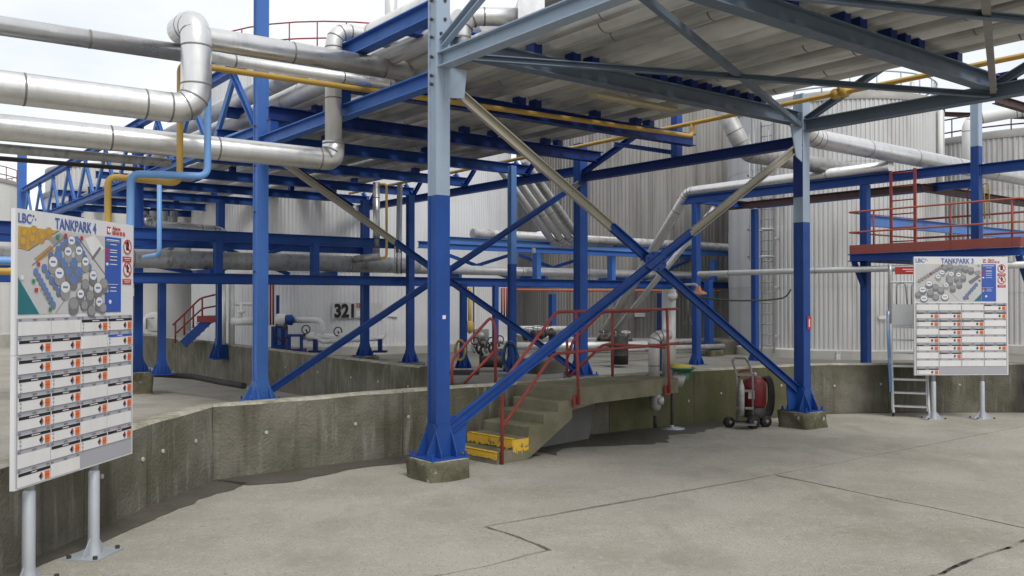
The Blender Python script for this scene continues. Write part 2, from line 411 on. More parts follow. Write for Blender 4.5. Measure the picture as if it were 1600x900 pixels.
slab(shift(J3, -gp * 1.2, .02, 3)[::-1] + shift(CR, -gp, .012, 2)[::-1] + shift(J1a, gp, .008, 1) + shift(J1b, gp, .008, 1)
     + [Vector((80, 60, 0)), Vector((60, 120, 0)), Vector((-80, 120, 0)), Vector((-80, -8, 0)), Vector((-14, -8, 0))])
slab(shift(J1a, -gp, .008, 9)[::-1] + shift(CR, gp * 1.2, .02, 8) + shift(J3, gp, .01, 7)
     + shift(J4, gp * 1.3, .02, 6)[::-1] + shift(J2, -gp, .01, 5)[::-1])
slab(shift(J1b, -gp, .008, 11) + J2x + shift(J2, gp, .01, 12)[::-1])
e4 = t1 + d4 * 14
slab(shift(J4, -gp, .012, 13)[::-1] + [t1 + d2 * 30 - Vector((0, .03, 0)), t1 + d2 * 30 + d4 * 25, e4 + d2 * 25])

# ---- containment walls
ZW = .78
def wall_run(name, label, pts, th, z0, z1, mats, plugs=(), copmat='coping', side=1, rough=.012):
    T = Thing(name, label, 'wall', (pts[0][0], pts[0][1], 0))
    V = [Vector((x, y, 0)) for x, y in pts]
    n = len(V); nor = []
    for i in range(n):
        d = (V[min(i + 1, n - 1)] - V[max(i - 1, 0)]).normalized()
        nor.append(Vector((-d.y, d.x, 0)) * side)
    for i in range(n - 1):
        a, b = V[i], V[i + 1]; L = (b - a).length; k = max(1, int(L / .25))
        sec = [(0, z0), (0, z0 + .35 * (z1 - z0)), (0, z1 - .25), (0, z1 - .025), (.02, z1 - .004), (th * .5, z1), (th - .02, z1 - .004), (th, z1 - .03), (th, z0)]
        m = MB(); vs = []; e = .004 / L
        for j in range(k + 1):
            t = e + (1 - 2 * e) * j / k
            p = a.lerp(b, t); s = nor[i].lerp(nor[i + 1], t)
            for q, (o, z) in enumerate(sec):
                w = p + s * o + Vector((0, 0, z))
                nn = mnoise.noise(w * 2.1) * rough + mnoise.noise(w * 9) * rough * .35
                if q in (3, 4, 5): w.z += nn * .8
                vs.append(w + s * nn)
        c = len(sec)
        m.add(vs, [(j * c + q, (j + 1) * c + q, (j + 1) * c + q + 1, j * c + q + 1) for j in range(k) for q in (0, 1, 2)], True, 0)
        m.add(vs, [(j * c + q, (j + 1) * c + q, (j + 1) * c + q + 1, j * c + q + 1) for j in range(k) for q in range(3, c - 1)], True, 1)
        m.add(vs, [list(range(c)), list(range(k * c, k * c + c))[::-1]], False, 0)
        T.part('wall_panel', m, [mats if isinstance(mats, str) else mats[i], copmat])
    return T
plug = MB().lathe((0, 0, 0), [(.021, -.02), (.021, .004), (.016, .007), (0, .007)], 10, False).mesh('tie_plug', 'plug')
def set_plugs(T, spots):
    for p, nrm in spots:
        o = T.inst('tie_plug', plug, p); o.rotation_euler = Vector(nrm).to_track_quat('Z', 'Y').to_euler()
NW = [(-3.55, 2.6), (-3.50, 5.2), (-3.36, 6.9), (-3.27, 7.9), (-3.12, 9.17), (-1.33, 10.70), (-.1, 11.55)]
near_wall = wall_run('concrete_wall', 'stained concrete containment wall curving along the left side of the yard', NW, .24, -.3, ZW, 'wall')
MW = [(-.1, 11.55), (1.4, 12.68), (2.85, 13.75), (4.26, 14.6), (5.1, 14.98)]
RW = [(5.1, 14.98), (6.5, 15.16), (9.0, 15.25), (13, 15.4), (19, 15.5)]
mid_wall = right_wall = wall_run('concrete_wall', 'mossy concrete containment wall behind the stair, the hose trolley and the rolling ladder', MW + RW[1:], .24, -.32, ZW - .004, ['wall', 'moss', 'moss', 'moss', 'wall', 'wall', 'wall', 'wall'])
dv = [F(4.55, 2.55), F(8, 2.55), F(12, 2.55), F(18, 2.55), F(26, 2.55), F(60, 2.55)]
back_wall = wall_run('concrete_wall', 'long low concrete wall running back beneath the pipe rack on the left', [(p.x, p.y) for p in dv], .24, -.9, ZW - .01, 'wall', side=-1)
def face_spot(wp, k, t, z, off=0, side=1):
    a, b = Vector((*wp[k], 0)), Vector((*wp[k + 1], 0)); d = (b - a).normalized(); n = Vector((d.y, -d.x, 0)) * side
    p = a.lerp(b, t) + n * (.004 + off); p.z = z
    return p, n
set_plugs(near_wall, [face_spot(NW, k, t, z) for k, t, z in [(1, .1, .42), (1, .62, .42), (2, .25, .45), (2, .9, .47), (3, .2, .48), (3, .7, .47), (4, .25, .44), (4, .72, .43), (5, .05, .45), (5, .6, .46)]])
set_plugs(mid_wall, [face_spot(MW, k, t, z) for k, t, z in [(1, .6, .36), (1, .93, .30), (2, .35, .38), (2, .8, .42), (3, .3, .44), (3, .85, .46)]])
set_plugs(right_wall, [face_spot(RW, k, t, z) for k, t, z in [(0, .3, .40), (0, .9, .42), (1, .5, .40), (2, .08, .40), (2, .5, .4)]])
set_plugs(back_wall, [face_spot([(p.x, p.y) for p in dv], k, t, z, 0, -1) for k, t, z in [(0, .1, .42), (0, .4, .42), (0, .7, .42), (1, .1, .42), (1, .5, .42), (1, .85, .42), (2, .3, .42), (2, .7, .42)]])

# floor inside the bund
fl = MB()
fl.add([(*NW[-1], .33), (MW[1][0], MW[1][1] + .1, .33), (MW[2][0], MW[2][1] + .1, .33), (MW[3][0], MW[3][1] + .13, .33), (5.05, 15.12, .33), (6.5, 15.30, .33), (19, 15.64, .33), (70, 17, .33), (90, 120, .33), (-40, 120, .33)]
       + [(p.x + .1, p.y + .07, .33) for p in dv[::-1]], [tuple(range(10 + len(dv)))])
struct('bund_floor', fl, 'floor')

# damp dirt along the wall foot, a wider dark sheet under the landing
def dark_conc(line, offs, seed):
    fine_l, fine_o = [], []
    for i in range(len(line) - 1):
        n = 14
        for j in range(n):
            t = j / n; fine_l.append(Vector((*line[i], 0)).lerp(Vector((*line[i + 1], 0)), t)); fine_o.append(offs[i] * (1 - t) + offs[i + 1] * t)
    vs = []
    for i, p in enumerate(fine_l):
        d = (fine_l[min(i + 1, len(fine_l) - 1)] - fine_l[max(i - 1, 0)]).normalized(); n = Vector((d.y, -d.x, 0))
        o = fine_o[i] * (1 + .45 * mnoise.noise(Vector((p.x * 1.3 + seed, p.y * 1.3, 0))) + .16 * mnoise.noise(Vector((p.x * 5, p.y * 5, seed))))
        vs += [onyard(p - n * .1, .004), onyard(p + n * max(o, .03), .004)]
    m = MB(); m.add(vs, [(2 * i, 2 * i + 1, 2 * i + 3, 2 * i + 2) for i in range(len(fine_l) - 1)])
    struct('dark_ground', m, 'dark_conc')
dark_conc(NW, [.10, .16, .22, .34, .46, .46, 1.0], 1)
dark_conc(MW, [1.0, .95, .50, .18, .10], 3)
dark_conc(RW, [.08, .06, .06, .06, .05], 5)

# ---- tanks
def tank(label, cx, cy, rad, z0, courses, ch, m, per=.14, dep=.03, smooth=(), msm='tanks', roof='roof', sectors=16, a0=0.0, rim=True, face=None):
    T = Thing('storage_tank', label, 'tank', (cx, cy, z0))
    T.lpart('foundation_ring', MB().lathe((0, 0, 0), [(rad + .22, -.6), (rad + .22, .22), (rad + .18, .25), (rad - .1, .25)], 64, False), 'ring')
    w = 2 * math.pi / sectors
    nper = max(2, round(rad * w / per))
    def sheet(off, corr):
        m_ = MB(); vs = []
        if corr:
            prof = [(0, 0), (.30, 0), (.45, dep), (.85, dep)]
            for i in range(nper):
                for u, d in prof: vs.append(((i + u) / nper, d))
            vs.append((1, 0))
        else: vs = [(i / 6, dep * .5) for i in range(7)]
        pts = []
        for u, d in vs:
            a = u * w
            c, s = math.cos(a) * (rad + d + off), math.sin(a) * (rad + d + off)
            pts += [(c, s, 0), (c, s, ch + .03)]
        m_.add(pts, [(2 * i, 2 * i + 2, 2 * i + 3, 2 * i + 1) for i in range(len(vs) - 1)], not corr)
        return m_.mesh('cladding_sheet', m if corr else msm)
    meshes = {}
    for k in range(courses):
        for s in range(sectors):
            key = (k % 2, s in smooth)
            if key not in meshes: meshes[key] = sheet(.008 * (k % 2), s not in smooth)
            link('cladding_sheet', meshes[key], T.o, (0, 0, .25 + k * ch), (0, 0, a0 + s * w))
    zt = .25 + courses * ch
    if roof:
        T.lpart('roof', MB().lathe((0, 0, 0), [(rad + dep + .03, zt - .02), (rad + dep + .03, zt + .16), (rad - .05, zt + .20), (rad * .6, zt + .5), (rad * .25, zt + .68), (0, zt + .72)], 64), roof)
    T.top = z0 + zt; T.rad = rad; T.c = Vector((cx, cy, 0))
    return T
def curb_rail(T, r, z, m='red', h=.9, n=28, arc=None):
    a0, a1 = arc or (0, 2 * math.pi)
    for q in (h, h * .5):
        T.lpart('guard_rail', MB().tube([(r * math.cos(a0 + (a1 - a0) * i / 40), r * math.sin(a0 + (a1 - a0) * i / 40), z + q) for i in range(41)], .022, 6), m)
    pm = MB().tube([(0, 0, 0), (0, 0, h)], .02, 6).mesh('rail_post', m)
    for i in range(n):
        a = a0 + (a1 - a0) * i / (n - 1)
        link('rail_post', pm, T.o, (r * math.cos(a), r * math.sin(a), z))
TD = tank('pale corrugated tank right of the two tone column, with a ladder up its side', 9.27, 25.36, 2.90, .33, 4, 1.615, 'tank', per=.115, dep=.022, smooth=(6, 7, 8), sectors=16, a0=R(2))
TE = tank('pale corrugated tank at the far right edge behind the white elbowed pipe', 16.6, 28.5, 4.1, .33, 4, 1.49, 'tank', per=.13, dep=.025)
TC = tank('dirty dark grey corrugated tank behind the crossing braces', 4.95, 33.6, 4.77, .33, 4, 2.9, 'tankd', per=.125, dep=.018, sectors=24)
T3 = tank('grey corrugated tank carrying the black number 321', -5.3, 29.8, 5.25, .33, 4, 2.05, 'tank3', per=.115, dep=.011)
TW = tank('white tank with a round manhole behind the red access stair', -13.6, 31.2, 2.7, .33, 3, 1.57, 'white', sectors=12, smooth=tuple(range(12)), msm='white')
TL = tank('white tank with a red railing at the far left edge', -28.6, 41.2, 4.9, .0, 3, 2.35, 'white', sectors=12, smooth=tuple(range(12)), msm='white')
curb_rail(TL, 4.8, 7.32, 'red', .75)
TG = tank('grey domed tank far behind the blue truss on the left', -21.1, 50.3, 5.0, 0.0, 4, 2.12, 'tank', per=.3, dep=.04)
curb_rail(TG, 2.2, 9.0, 'galv')
def on_tank(T, px, off=.05):
    k = (px - 800.0) / FPX; c = T.c; r = T.rad + off
    A_, B_, C_ = k * k + 1, -2 * (k * c.x + c.y), c.x * c.x + c.y * c.y - r * r
    return (-B_ - math.sqrt(max(B_ * B_ - 4 * A_ * C_, 0))) / (2 * A_)
curb_rail(T3, 5.1, T3.top - .33, 'red', .95, 40)

# ================================================================ STEELWORK
# ---- concrete stair and landing
US = Vector((.722, .692, 0)); VS = Vector((.692, -.722, 0))
N2 = Vector((-.267, 10.54, 0))
def ST(u, v, z):
    p = N2 + US * u + VS * v; p.z = z
    return p
stair = Thing('concrete_stair', 'short mossy concrete stair and landing with yellow painted bottom steps', 'stair', ST(0, 0, 0))
RI, TR, HW = .126, .257, .40
def rough_prism(poly, d, nsub=5, amp=.008):
    m = MB(); n = len(poly); d = Vector(d); vs = []
    for j in range(nsub + 1):
        for p in poly:
            w = Vector(p) + d * (j / nsub)
            vs.append(w + Vector((mnoise.noise(w * 6), mnoise.noise(w * 6 + Vector((9, 0, 0))), mnoise.noise(w * 6 + Vector((0, 9, 0))))) * amp)
    m.add(vs, [(j * n + i, j * n + (i + 1) % n, (j + 1) * n + (i + 1) % n, (j + 1) * n + i) for j in range(nsub) for i in range(n)])
    m.add(vs, [list(range(n))[::-1], list(range(nsub * n, nsub * n + n))])
    return m
def soff(u): return max(-.05, (u - .27) * .53)
for k in range(1, 6):
    u0 = (k - 2) * TR; u1 = u0 + TR
    z = k * RI
    poly = [ST(u0, -HW, soff(u0)), ST(u0, -HW, z - .014), ST(u0 + .012, -HW, z), ST(u1, -HW, z), ST(u1, -HW, soff(u1))]
    stair.part('step', rough_prism(poly, VS * (2 * HW)), 'step')
def ragged(org, xd, L, z0, z1, seed, n=26):   # ragged lower edge of the paint
    m = MB(); top = []; bot = []
    nd = Vector((xd.y, -xd.x, 0))
    for i in range(n + 1):
        p = Vector(org) + xd * (L * i / n)
        top.append(Vector((p.x, p.y, z1)))
        bot.append(Vector((p.x, p.y, z0 + .06 * (z1 - z0) * 10 * max(-.5, mnoise.noise(Vector((i * .9 + seed, seed, 0)))))))
    m.prism(top + bot[::-1], nd * -.012)
    return m
pr1 = stair.part('painted_riser', ragged(ST(-TR, -HW, 0) - US * .010, VS, .8, .05, RI - .01, 3), 'yellows')
stair.part('painted_riser', ragged(ST(0, -HW, 0) - US * .010, VS, .8, RI + .02, 2 * RI - .008, 7), 'yellows')
stair.part('painted_side', ragged(ST(0, HW, 0) + VS * .004, US, TR, RI * .8, 2 * RI - .008, 11), 'yellows')
uE = 4 * TR + 2.24
for k_ in (1, 2):
    p_ = ST((k_ - 2) * TR + .016, 0, k_ * RI + .001)
    stair.part('painted_nosing', MB().box(p_, (.055, .78, .006), (US, VS, UP)), 'yellows')
stair.part('landing', rough_prism([ST(4 * TR, -.62, .55), ST(4 * TR, -.62, .752), ST(4 * TR + .02, -.62, .765), ST(uE, -.62, .765), ST(uE, -.62, .56)], VS * (HW + .62), 8, .010), 'step')
stair.part('soffit_haunch', rough_prism([ST(3.0 * TR, -HW + .01, soff(3 * TR) + .01), ST(4 * TR + .02, -HW + .01, .5), ST(4 * TR + .5, -HW + .01, .556), ST(4 * TR + .02, -HW + .01, .556)], VS * (2 * HW - .02), 3, .004), 'step')
rp_ = MB(); q0 = ST(4 * TR + .1, .12, 0)
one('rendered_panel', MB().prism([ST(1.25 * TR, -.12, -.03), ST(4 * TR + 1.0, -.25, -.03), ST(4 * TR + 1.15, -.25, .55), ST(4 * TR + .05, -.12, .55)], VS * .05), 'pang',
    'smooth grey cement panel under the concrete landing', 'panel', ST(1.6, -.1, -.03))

# ---- handrails in red tube
def rails(name, label, runs, posts, feet=(), m='red', r=.020, group=None, bend=.08):
    T = Thing(name, label, 'railing', posts[0][0], group=group)
    for i, p in enumerate(runs): T.part('handrail' if i == 0 else 'mid_rail', MB().tube(p, r, 10, bend), m)
    for a, b in posts: T.part('rail_post', MB().tube([a, b], r, 10), m)
    for c in feet: T.part('foot_plate', MB().box(c, (.11, .02, .13), (US, VS, UP)), m)
    return T
v_ = HW + .03
rails('handrail', 'red tube handrail on the near side of the concrete stair and landing',
      [[ST(-.20, v_, GZ(0, 10)), ST(-.20, v_, .92), P(869, 487.5, 11.0), ST(uE - .05, v_, 1.75)],
       [ST(-.20, v_ + .002, .42), P(865, 553, 11.05), ST(uE - .02, v_ + .002, 1.26)]],
      [(ST(4 * TR + .03, v_ + .05, .58), ST(4 * TR + .03, v_ + .01, 1.74)), (ST(uE - .32, v_ + .05, .58), ST(uE - .32, v_ + .01, 1.75))],
      [ST(4 * TR + .03, v_ + .012, .62), ST(uE - .32, v_ + .012, .62)])
rails('handrail', 'red tube handrail on the far side of the landing in front of the blue column',
      [[P(886, 560, 12.75), P(895, 533, 12.75), P(941, 487, 12.75), P(1016, 486, 12.75)],
       [P(888, 590, 12.75), P(942, 538, 12.75), P(1016, 541, 12.75), P(1040, 543, 12.75)]],
      [(P(886, 588, 12.75), P(886, 530, 12.75)), (P(957, 588, 12.75), P(957, 487, 12.75))])
rails('handrail', 'short bent red handrail on the wall top left of the concrete stair',
      [[P(706, 606, 11.66), P(706, 562, 11.66), P(768, 494, 11.66), P(774, 512, 11.66), P(774, 602, 11.66)],
       [P(724, 600, 11.66), P(772, 549, 11.66)]], [(P(706, 604, 11.67), P(706, 575, 11.67)), (P(774, 600, 11.67), P(774, 560, 11.67))])

# ---- columns
def rough_block(cx, cy, s, z0, z1, amp=.02, n=7):
    m = MB(); vs = []; idx = {}
    def pt(i, j, k):
        key = (i, j, k)
        if key not in idx:
            a, b, c = (2 * i / n - 1), (2 * j / n - 1), k / n
            rr = 1 - .10 * max(0, (abs(a) + abs(b) - 1.3)) - .05 * max(0, c - .75)
            w = Vector((cx, cy, 0)) + VA * (a * s * rr) + VB * (b * s * rr) + Vector((0, 0, z0 + (z1 - z0) * c))
            o = Vector((mnoise.noise(w * 4), mnoise.noise(w * 4 + Vector((7, 3, 1))), .5 * mnoise.noise(w * 5) if k == n else 0)) * amp
            idx[key] = len(vs); vs.append(w + o)
        return idx[key]
    fs = []
    for i in range(n):
        for j in range(n):
            fs.append((pt(i, j, n), pt(i + 1, j, n), pt(i + 1, j + 1, n), pt(i, j + 1, n)))
            fs.append((pt(i, 0, j), pt(i + 1, 0, j), pt(i + 1, 0, j + 1), pt(i, 0, j + 1)))
            fs.append((pt(i, n, j), pt(i, n, j + 1), pt(i + 1, n, j + 1), pt(i + 1, n, j)))
            fs.append((pt(0, i, j), pt(0, i, j + 1), pt(0, i + 1, j + 1), pt(0, i + 1, j)))
            fs.append((pt(n, i, j), pt(n, i + 1, j), pt(n, i + 1, j + 1), pt(n, i, j + 1)))
    m.add(vs, fs, True)
    return m
AX = (VA, VB, UP)
def shaft_mb(p, s, z0, z1):            # H section drawn as flanges with a recessed web face
    h = s / 2; t = .016; lip = .012
    o = [(-h, -h), (-h + .03, -h), (-h + .03, -h + lip), (h - .03, -h + lip), (h - .03, -h), (h, -h), (h, h), (h - .03, h), (h - .03, h - lip), (-h + .03, h - lip), (-h + .03, h), (-h, h)]
    return MB().prism([Vector((p.x, p.y, z0)) + VA * a + VB * b for a, b in o], (0, 0, z1 - z0))
def column(label, p, s, zb, zt, m, zs=None, m2=None, pl=None, stf=.30, group='blue steel columns', flare=.12, rotp=0, extra=True):
    T = Thing('steel_column', label, 'column', (p.x, p.y, pl[1] if pl else zb), group=group)
    if pl: T.part('concrete_plinth', rough_block(p.x, p.y, pl[0], pl[1], zb - .012, pl[2] if len(pl) > 2 else .02), 'plinth')
    if pl: T.part('grout_pad', rough_block(p.x, p.y, s / 2 + flare + .045, zb - .035, zb - .006, .012, 5), 'coping')
    T.part('base_plate', MB().box((p.x, p.y, zb), (s + 2 * flare + .06, s + 2 * flare + .06, .02), AX), m)
    T.part('shaft', shaft_mb(p, s, zb + .01, zs or zt), m)
    if zs: T.part('upper_shaft', shaft_mb(p, s - .002, zs + .001, zt), m2, label='pale grey blue upper part of the column')
    h = s / 2; q = Vector((p.x, p.y, 0))
    for d, e in ((VA, VB), (VB, VA)):
        for sg in (-1, 1):
            o = q + e * (sg * (h + .009)) - e * .007
            a, b = h + flare, h - .02
            T.part('stiffener', MB().prism([o + d * -a + UP * (zb + .011), o + d * a + UP * (zb + .011), o + d * a + UP * (zb + .05), o + d * b + UP * (zb + stf), o - d * b + UP * (zb + stf), o - d * a + UP * (zb + .05)], e * .014), m)
    if extra:
        for x in (-1, 1):
            for y in (-1, 1):
                T.inst('anchor_bolt', hexblue, q + VA * (x * (h + flare)) + VB * (y * (h + flare)) + UP * (zb + .01))
    return T
PC1, PC0, PC3, PC2 = F(0, 0), F(4.96, 0), F(0, 6.54), F(5.0, 6.54)
col1 = column('tall near column, bright blue below and pale grey blue above, on a low mossy plinth', PC1, .172, .225, 6.2, 'blue', 2.99, 'light', (.262, -.05, .048), .35)
col0 = column('tall faded blue column standing just behind the left containment wall', PC0, .176, .36, 7.4, 'bluef', pl=(.26, -.2))
col3 = column('two tone column on a mossy plinth beside the red hose trolley', PC3, .172, .205, 5.0, 'blue', 3.05, 'light', (.275, -.10, .048), .35)
col2 = column('stout dark blue column behind the red handrails of the landing', PC2, .20, .395, 4.95, 'blue', pl=(.25, .2))
col4 = column('blue column on a concrete block right of the large left notice board', F(11.8, 0), .18, .345, 5.6, 'blue', pl=(.27, -.3))
post5 = column('distant tall blue post behind the top left corner of the large left notice board', F(26.7, 0), .26, .3, 7.15, 'bluef', extra=False)
for z in [4.92 - .205 * k for k in range(0, 3)] + [4.95, 4.72, 4.52, 4.30, 4.06, 3.95]:
    pass
for z in (5.06, 4.86, 4.67, 4.46, 4.26, 4.17):
    o = col1.inst('bolt', hexbolt, F(.0, -.086, z)); o.rotation_euler = (-VB).to_track_quat('Z', 'Y').to_euler()
for z in (4.70, 4.50, 4.86, 5.06):
    for dx in ((-.05, .05) if z < 4.8 else (0,)):
        o = col1.inst('bolt', hexbolt, F(-.075, dx + .02, z)); o.rotation_euler = (-VA).to_track_quat('Z', 'Y').to_euler()
for z in (4.5, 4.2, 3.9, 3.2, 2.3):
    o = col0.inst('bolt', hexbolt, F(4.96, -.088, z)); o.rotation_euler = (-VB).to_track_quat('Z', 'Y').to_euler()
col3.part('paint_band', MB().box(F(0, 6.4515, 3.83), (.165, .006, .80), AX), 'navy', label='dark navy band painted on the upper left face')

# plates on the columns
sg = Thing('number_plate', 'small red plate with a white figure 1 on the two tone right column', 'sign', F(-.096, 6.585, 1.53))
sg.part('plate', MB().box(F(-.096, 6.585, 1.53), (.004, .10, .19), AX), 'signred')
sg.part('figure', text_on('1', .15, F(-.0985, 6.585, 1.475), VB, UP, center=True, bold=.05), 'card')
one('sticker', MB().box(F(-.090, .01, 1.70), (.004, .04, .04), AX), 'card', 'tiny white sticker on the tall near column', 'sticker', F(-.09, .01, 1.70))
sk = Thing('chequer_plate', 'small grey and white chequered survey target on the blue column by the left notice board', 'marker', F(11.8, -.10, 1.95))
for i in range(2):
    for j in range(2): sk.part('square', MB().box(F(11.8 - .06 + .12 * i, -.101, 2.03 + .17 * j), (.12, .012, .17), AX), 'card' if i == j else 'galv')

# ---- beams and braces
def beam(label, p, q, h=.17, w=.14, m='blue', group='steel beams of the pipe rack', t=.014):
    mid = (Vector(p) + Vector(q)) / 2
    return one('steel_beam', MB().ibeam(p, q, h, w, t), m, label, 'beam', mid, group)
beam('pale grey blue front beam running overhead from the near column toward the viewer', F(-.09, 0, 4.42), F(-6.2, 0, 4.42), .16, .15, 'light')
beam('blue lower beam between the tall near column and the faded blue column', F(.09, 0, 4.25), F(4.86, 0, 4.25), .165, .15, 'bluef')
beam('blue upper beam rising behind the left of the tall near column', F(.09, 0, 5.0), F(2.45, 0, 5.0), .19, .16, 'bluef')
one('beam_stub', MB().ibeam(F(2.35, 0, 4.33), F(2.35, 0, 4.9), .14, .14), 'bluef', 'short blue post holding the upper beam behind the vertical pipe', 'post', F(2.35, 0, 4.33))
beam('grey blue edge beam running overhead from the two tone column to the upper right', F(-.09, 6.54, 4.51), F(-6.2, 6.54, 4.51), .18, .15, 'greyb')
beam('dark blue beam between the stout column and the two tone column', F(.09, 6.54, 4.28), F(4.89, 6.54, 4.28), .165, .15, 'navy')
beam('dark blue bottom beam running back left from the stout blue column', F(5.11, 6.54, 4.42), F(26, 6.54, 4.42), .17, .15, 'blue')
cross = [(-5.6, 'greyb'), (-2.8, 'greyb'), (0, 'greyb'), (2.2, 'navy'), (4.5, 'navy')] + [(6.7 + 2.37 * k, 'blue') for k in range(8)]
for i, (a, m) in enumerate(cross):
    e = .10 if a in (0,) else -.07
    beam('cross beam under the pipe deck, %s counting back from above the viewer' % ORD[i], F(a, e, 4.62), F(a, 6.54 - e, 4.62), .20, .16, m, 'cross beams under the pipe deck')
for i, a in enumerate((.85, 3.3, 6.7, 11.3, 16.1, 20.9)):
    beam('upper level blue cross beam above the pipe deck, %s from the front' % ORD[i], F(a, .09, 5.03), F(a, 6.45, 5.03), .17, .14, 'blue', 'upper cross beams')
# little posts carrying the cross beams on the lower rear beams
for a in (2.2, 4.5):
    one('beam_stub', MB().box(F(a, 0, 4.427), (.12, .12, .18), AX), 'blue', 'stub post on the blue lower beam, %s the near column' % ('closer to' if a < 3 else 'farther from'), 'post', F(a, 0, 4.35))
one('beam_stub', MB().bar(F(2.5, 6.54, 4.37), F(2.5, 6.54, 5.2), .14, .14, VA), 'blue', 'short blue post halfway along the dark beam right of the stout column', 'post', F(2.5, 6.54, 4.37))
def angle_bar(label, p, q, w, m, t=.05, cat='brace', group=None, name='brace', up=UP):
    return one(name, MB().channel(p, q, w, t, .012, up), m, label, cat, p, group)
angle_bar('knee brace from the stout blue column up to the short post', F(4.9, 6.54, 4.36), F(3.3, 6.54, 4.95), .11, 'blue', .06)
angle_bar('sloping strut right of the knee brace on the dark blue beam', F(4.0, 6.5, 4.80), F(2.55, 6.5, 4.45), .08, 'blue')
# horizontal wind bracing below the deck
zb_ = 4.475
angle_bar('thin wind brace under the deck from the near column to the edge beam joint', F(-.1, .12, zb_), F(-2.75, 6.48, zb_ - .0), .07, 'greyb', .06)
angle_bar('thin wind brace under the deck ending at the two tone column head', F(-.1, 6.42, zb_ + .03), F(-2.75, .1, zb_ + .03), .07, 'greyb', .06)
angle_bar('thin wind brace overhead at the top right corner', F(-2.9, .1, zb_), F(-5.5, 6.48, zb_), .07, 'greyb', .06)
# edge truss posts and diagonals in front
for b_, lab in ((0, 'near column'), (6.54, 'two tone column')):
    angle_bar('light sloping truss brace rising from the head of the %s' % lab, F(-.1, b_ + .02, 4.60), F(-2.7, b_ + .02, 5.75), .10, 'light' if b_ == 0 else 'greyb', .07)
angle_bar('grey wind brace running from the far right edge beam joint over the viewer', F(-2.9, 6.40, zb_ + .03), F(-5.5, .2, zb_ + .03), .08, 'frame', .07)
angle_bar('dark truss brace rising right from the edge beam joint', F(-2.85, 6.56, 4.6), F(-5.4, 6.56, 5.75), .11, 'greyb', .07)
one('gusset_plate', MB().box(F(-2.8, 6.56, 4.62), (.55, .014, .26), AX), 'navy', 'dark gusset plate at the edge beam joint on the far right', 'plate', F(-2.8, 6.56, 4.62))
one('gusset_plate', MB().prism([F(-.09, .012, 4.36), F(-.09, .012, 4.02), F(.02 - .09, .28, 4.06), F(-.09, .30, 4.36)], VA * .014), 'light', 'pale plate under the front beam at the near column head', 'plate', F(-.09, .1, 4.3))
one('gusset_plate', MB().prism([F(-.09, 6.43, 4.5), F(-.09, 6.43, 3.95), F(-.09, 6.28, 4.02), F(-.09, 6.14, 4.5)], VA * .014), 'light', 'pale plate at the two tone column head', 'plate', F(-.09, 6.3, 4.3))

hexb = MB().lathe((0, 0, 0), [(.012, 0), (.012, .010), (0, .010)], 6, False).mesh('bolt', 'navy')
def xbrace(label, a, zlo, zhi, blo, bhi, w, split, off, g):
    T = Thing('cross_brace', label, 'brace', F(a, blo, zlo))
    L = (zhi - zlo)
    def at(b, rev):
        t = (b - blo) / (bhi - blo)
        return F(a + (off if rev else -off), b, zlo + L * (1 - t) if rev else zlo + L * t)
    for rev in (False, True):
        s = split[1] if rev else split[0]
        lo, up = ('brace_bar', 'upper_brace_bar')
        if rev: lowb, upb = (s, bhi), (blo, s)
        else: lowb, upb = (blo, s), (s, bhi)
        T.part(lo, MB().channel(at(lowb[0], rev), at(lowb[1], rev), w, .055, .012, UP), 'blue')
        if upb[1] - upb[0] > .05:
            T.part(up, MB().channel(at(upb[0], rev), at(upb[1], rev), w - .003, .052, .012, UP), 'beige', label='bare beige upper end')
    c = (blo + bhi) / 2
    if g: T.part('gusset_plate', MB().prism([F(a - .072, c + x, (zlo + zhi) / 2 + z) for x, z in ((-.19, -.06), (-.19, .07), (-.07, .13), (.07, .13), (.19, .07), (.19, -.06), (.07, -.12), (-.07, -.12))], VA * .010), 'blue')
    if g:
        for x, z in ((-.14, -.02), (-.14, .04), (.14, -.02), (.14, .04), (-.05, .10), (.05, .10), (-.05, -.09), (.05, -.09)):
            o = T.inst('bolt', hexb, F(a - .072, c + x, (zlo + zhi) / 2 + z)); o.rotation_euler = (-VA).to_track_quat('Z', 'Y').to_euler()
    return T
xbrace('large cross brace from the near column to the two tone column', 0, .52, 4.22, .10, 6.44, .115, (3.96, 2.55), .035, True)
xbrace('large cross brace between the faded blue column and the stout blue column', 4.98, .48, 4.15, .10, 6.42, .105, (6.3, 2.35), .035, True)
one('gusset_plate', MB().prism([F(-.055, .09, .245), F(-.055, .30, .245), F(-.055, .33, .62), F(-.055, .09, .66)], VA * .014), 'blue', 'blue plate joining the cross brace to the foot of the near column', 'plate', F(-.05, .2, .25))
one('gusset_plate', MB().prism([F(.035, 6.45, .225), F(.035, 6.24, .225), F(.035, 6.20, .60), F(.035, 6.45, .64)], VA * .014), 'blue', 'blue plate joining the cross brace to the foot of the two tone column', 'plate', F(.04, 6.3, .25))

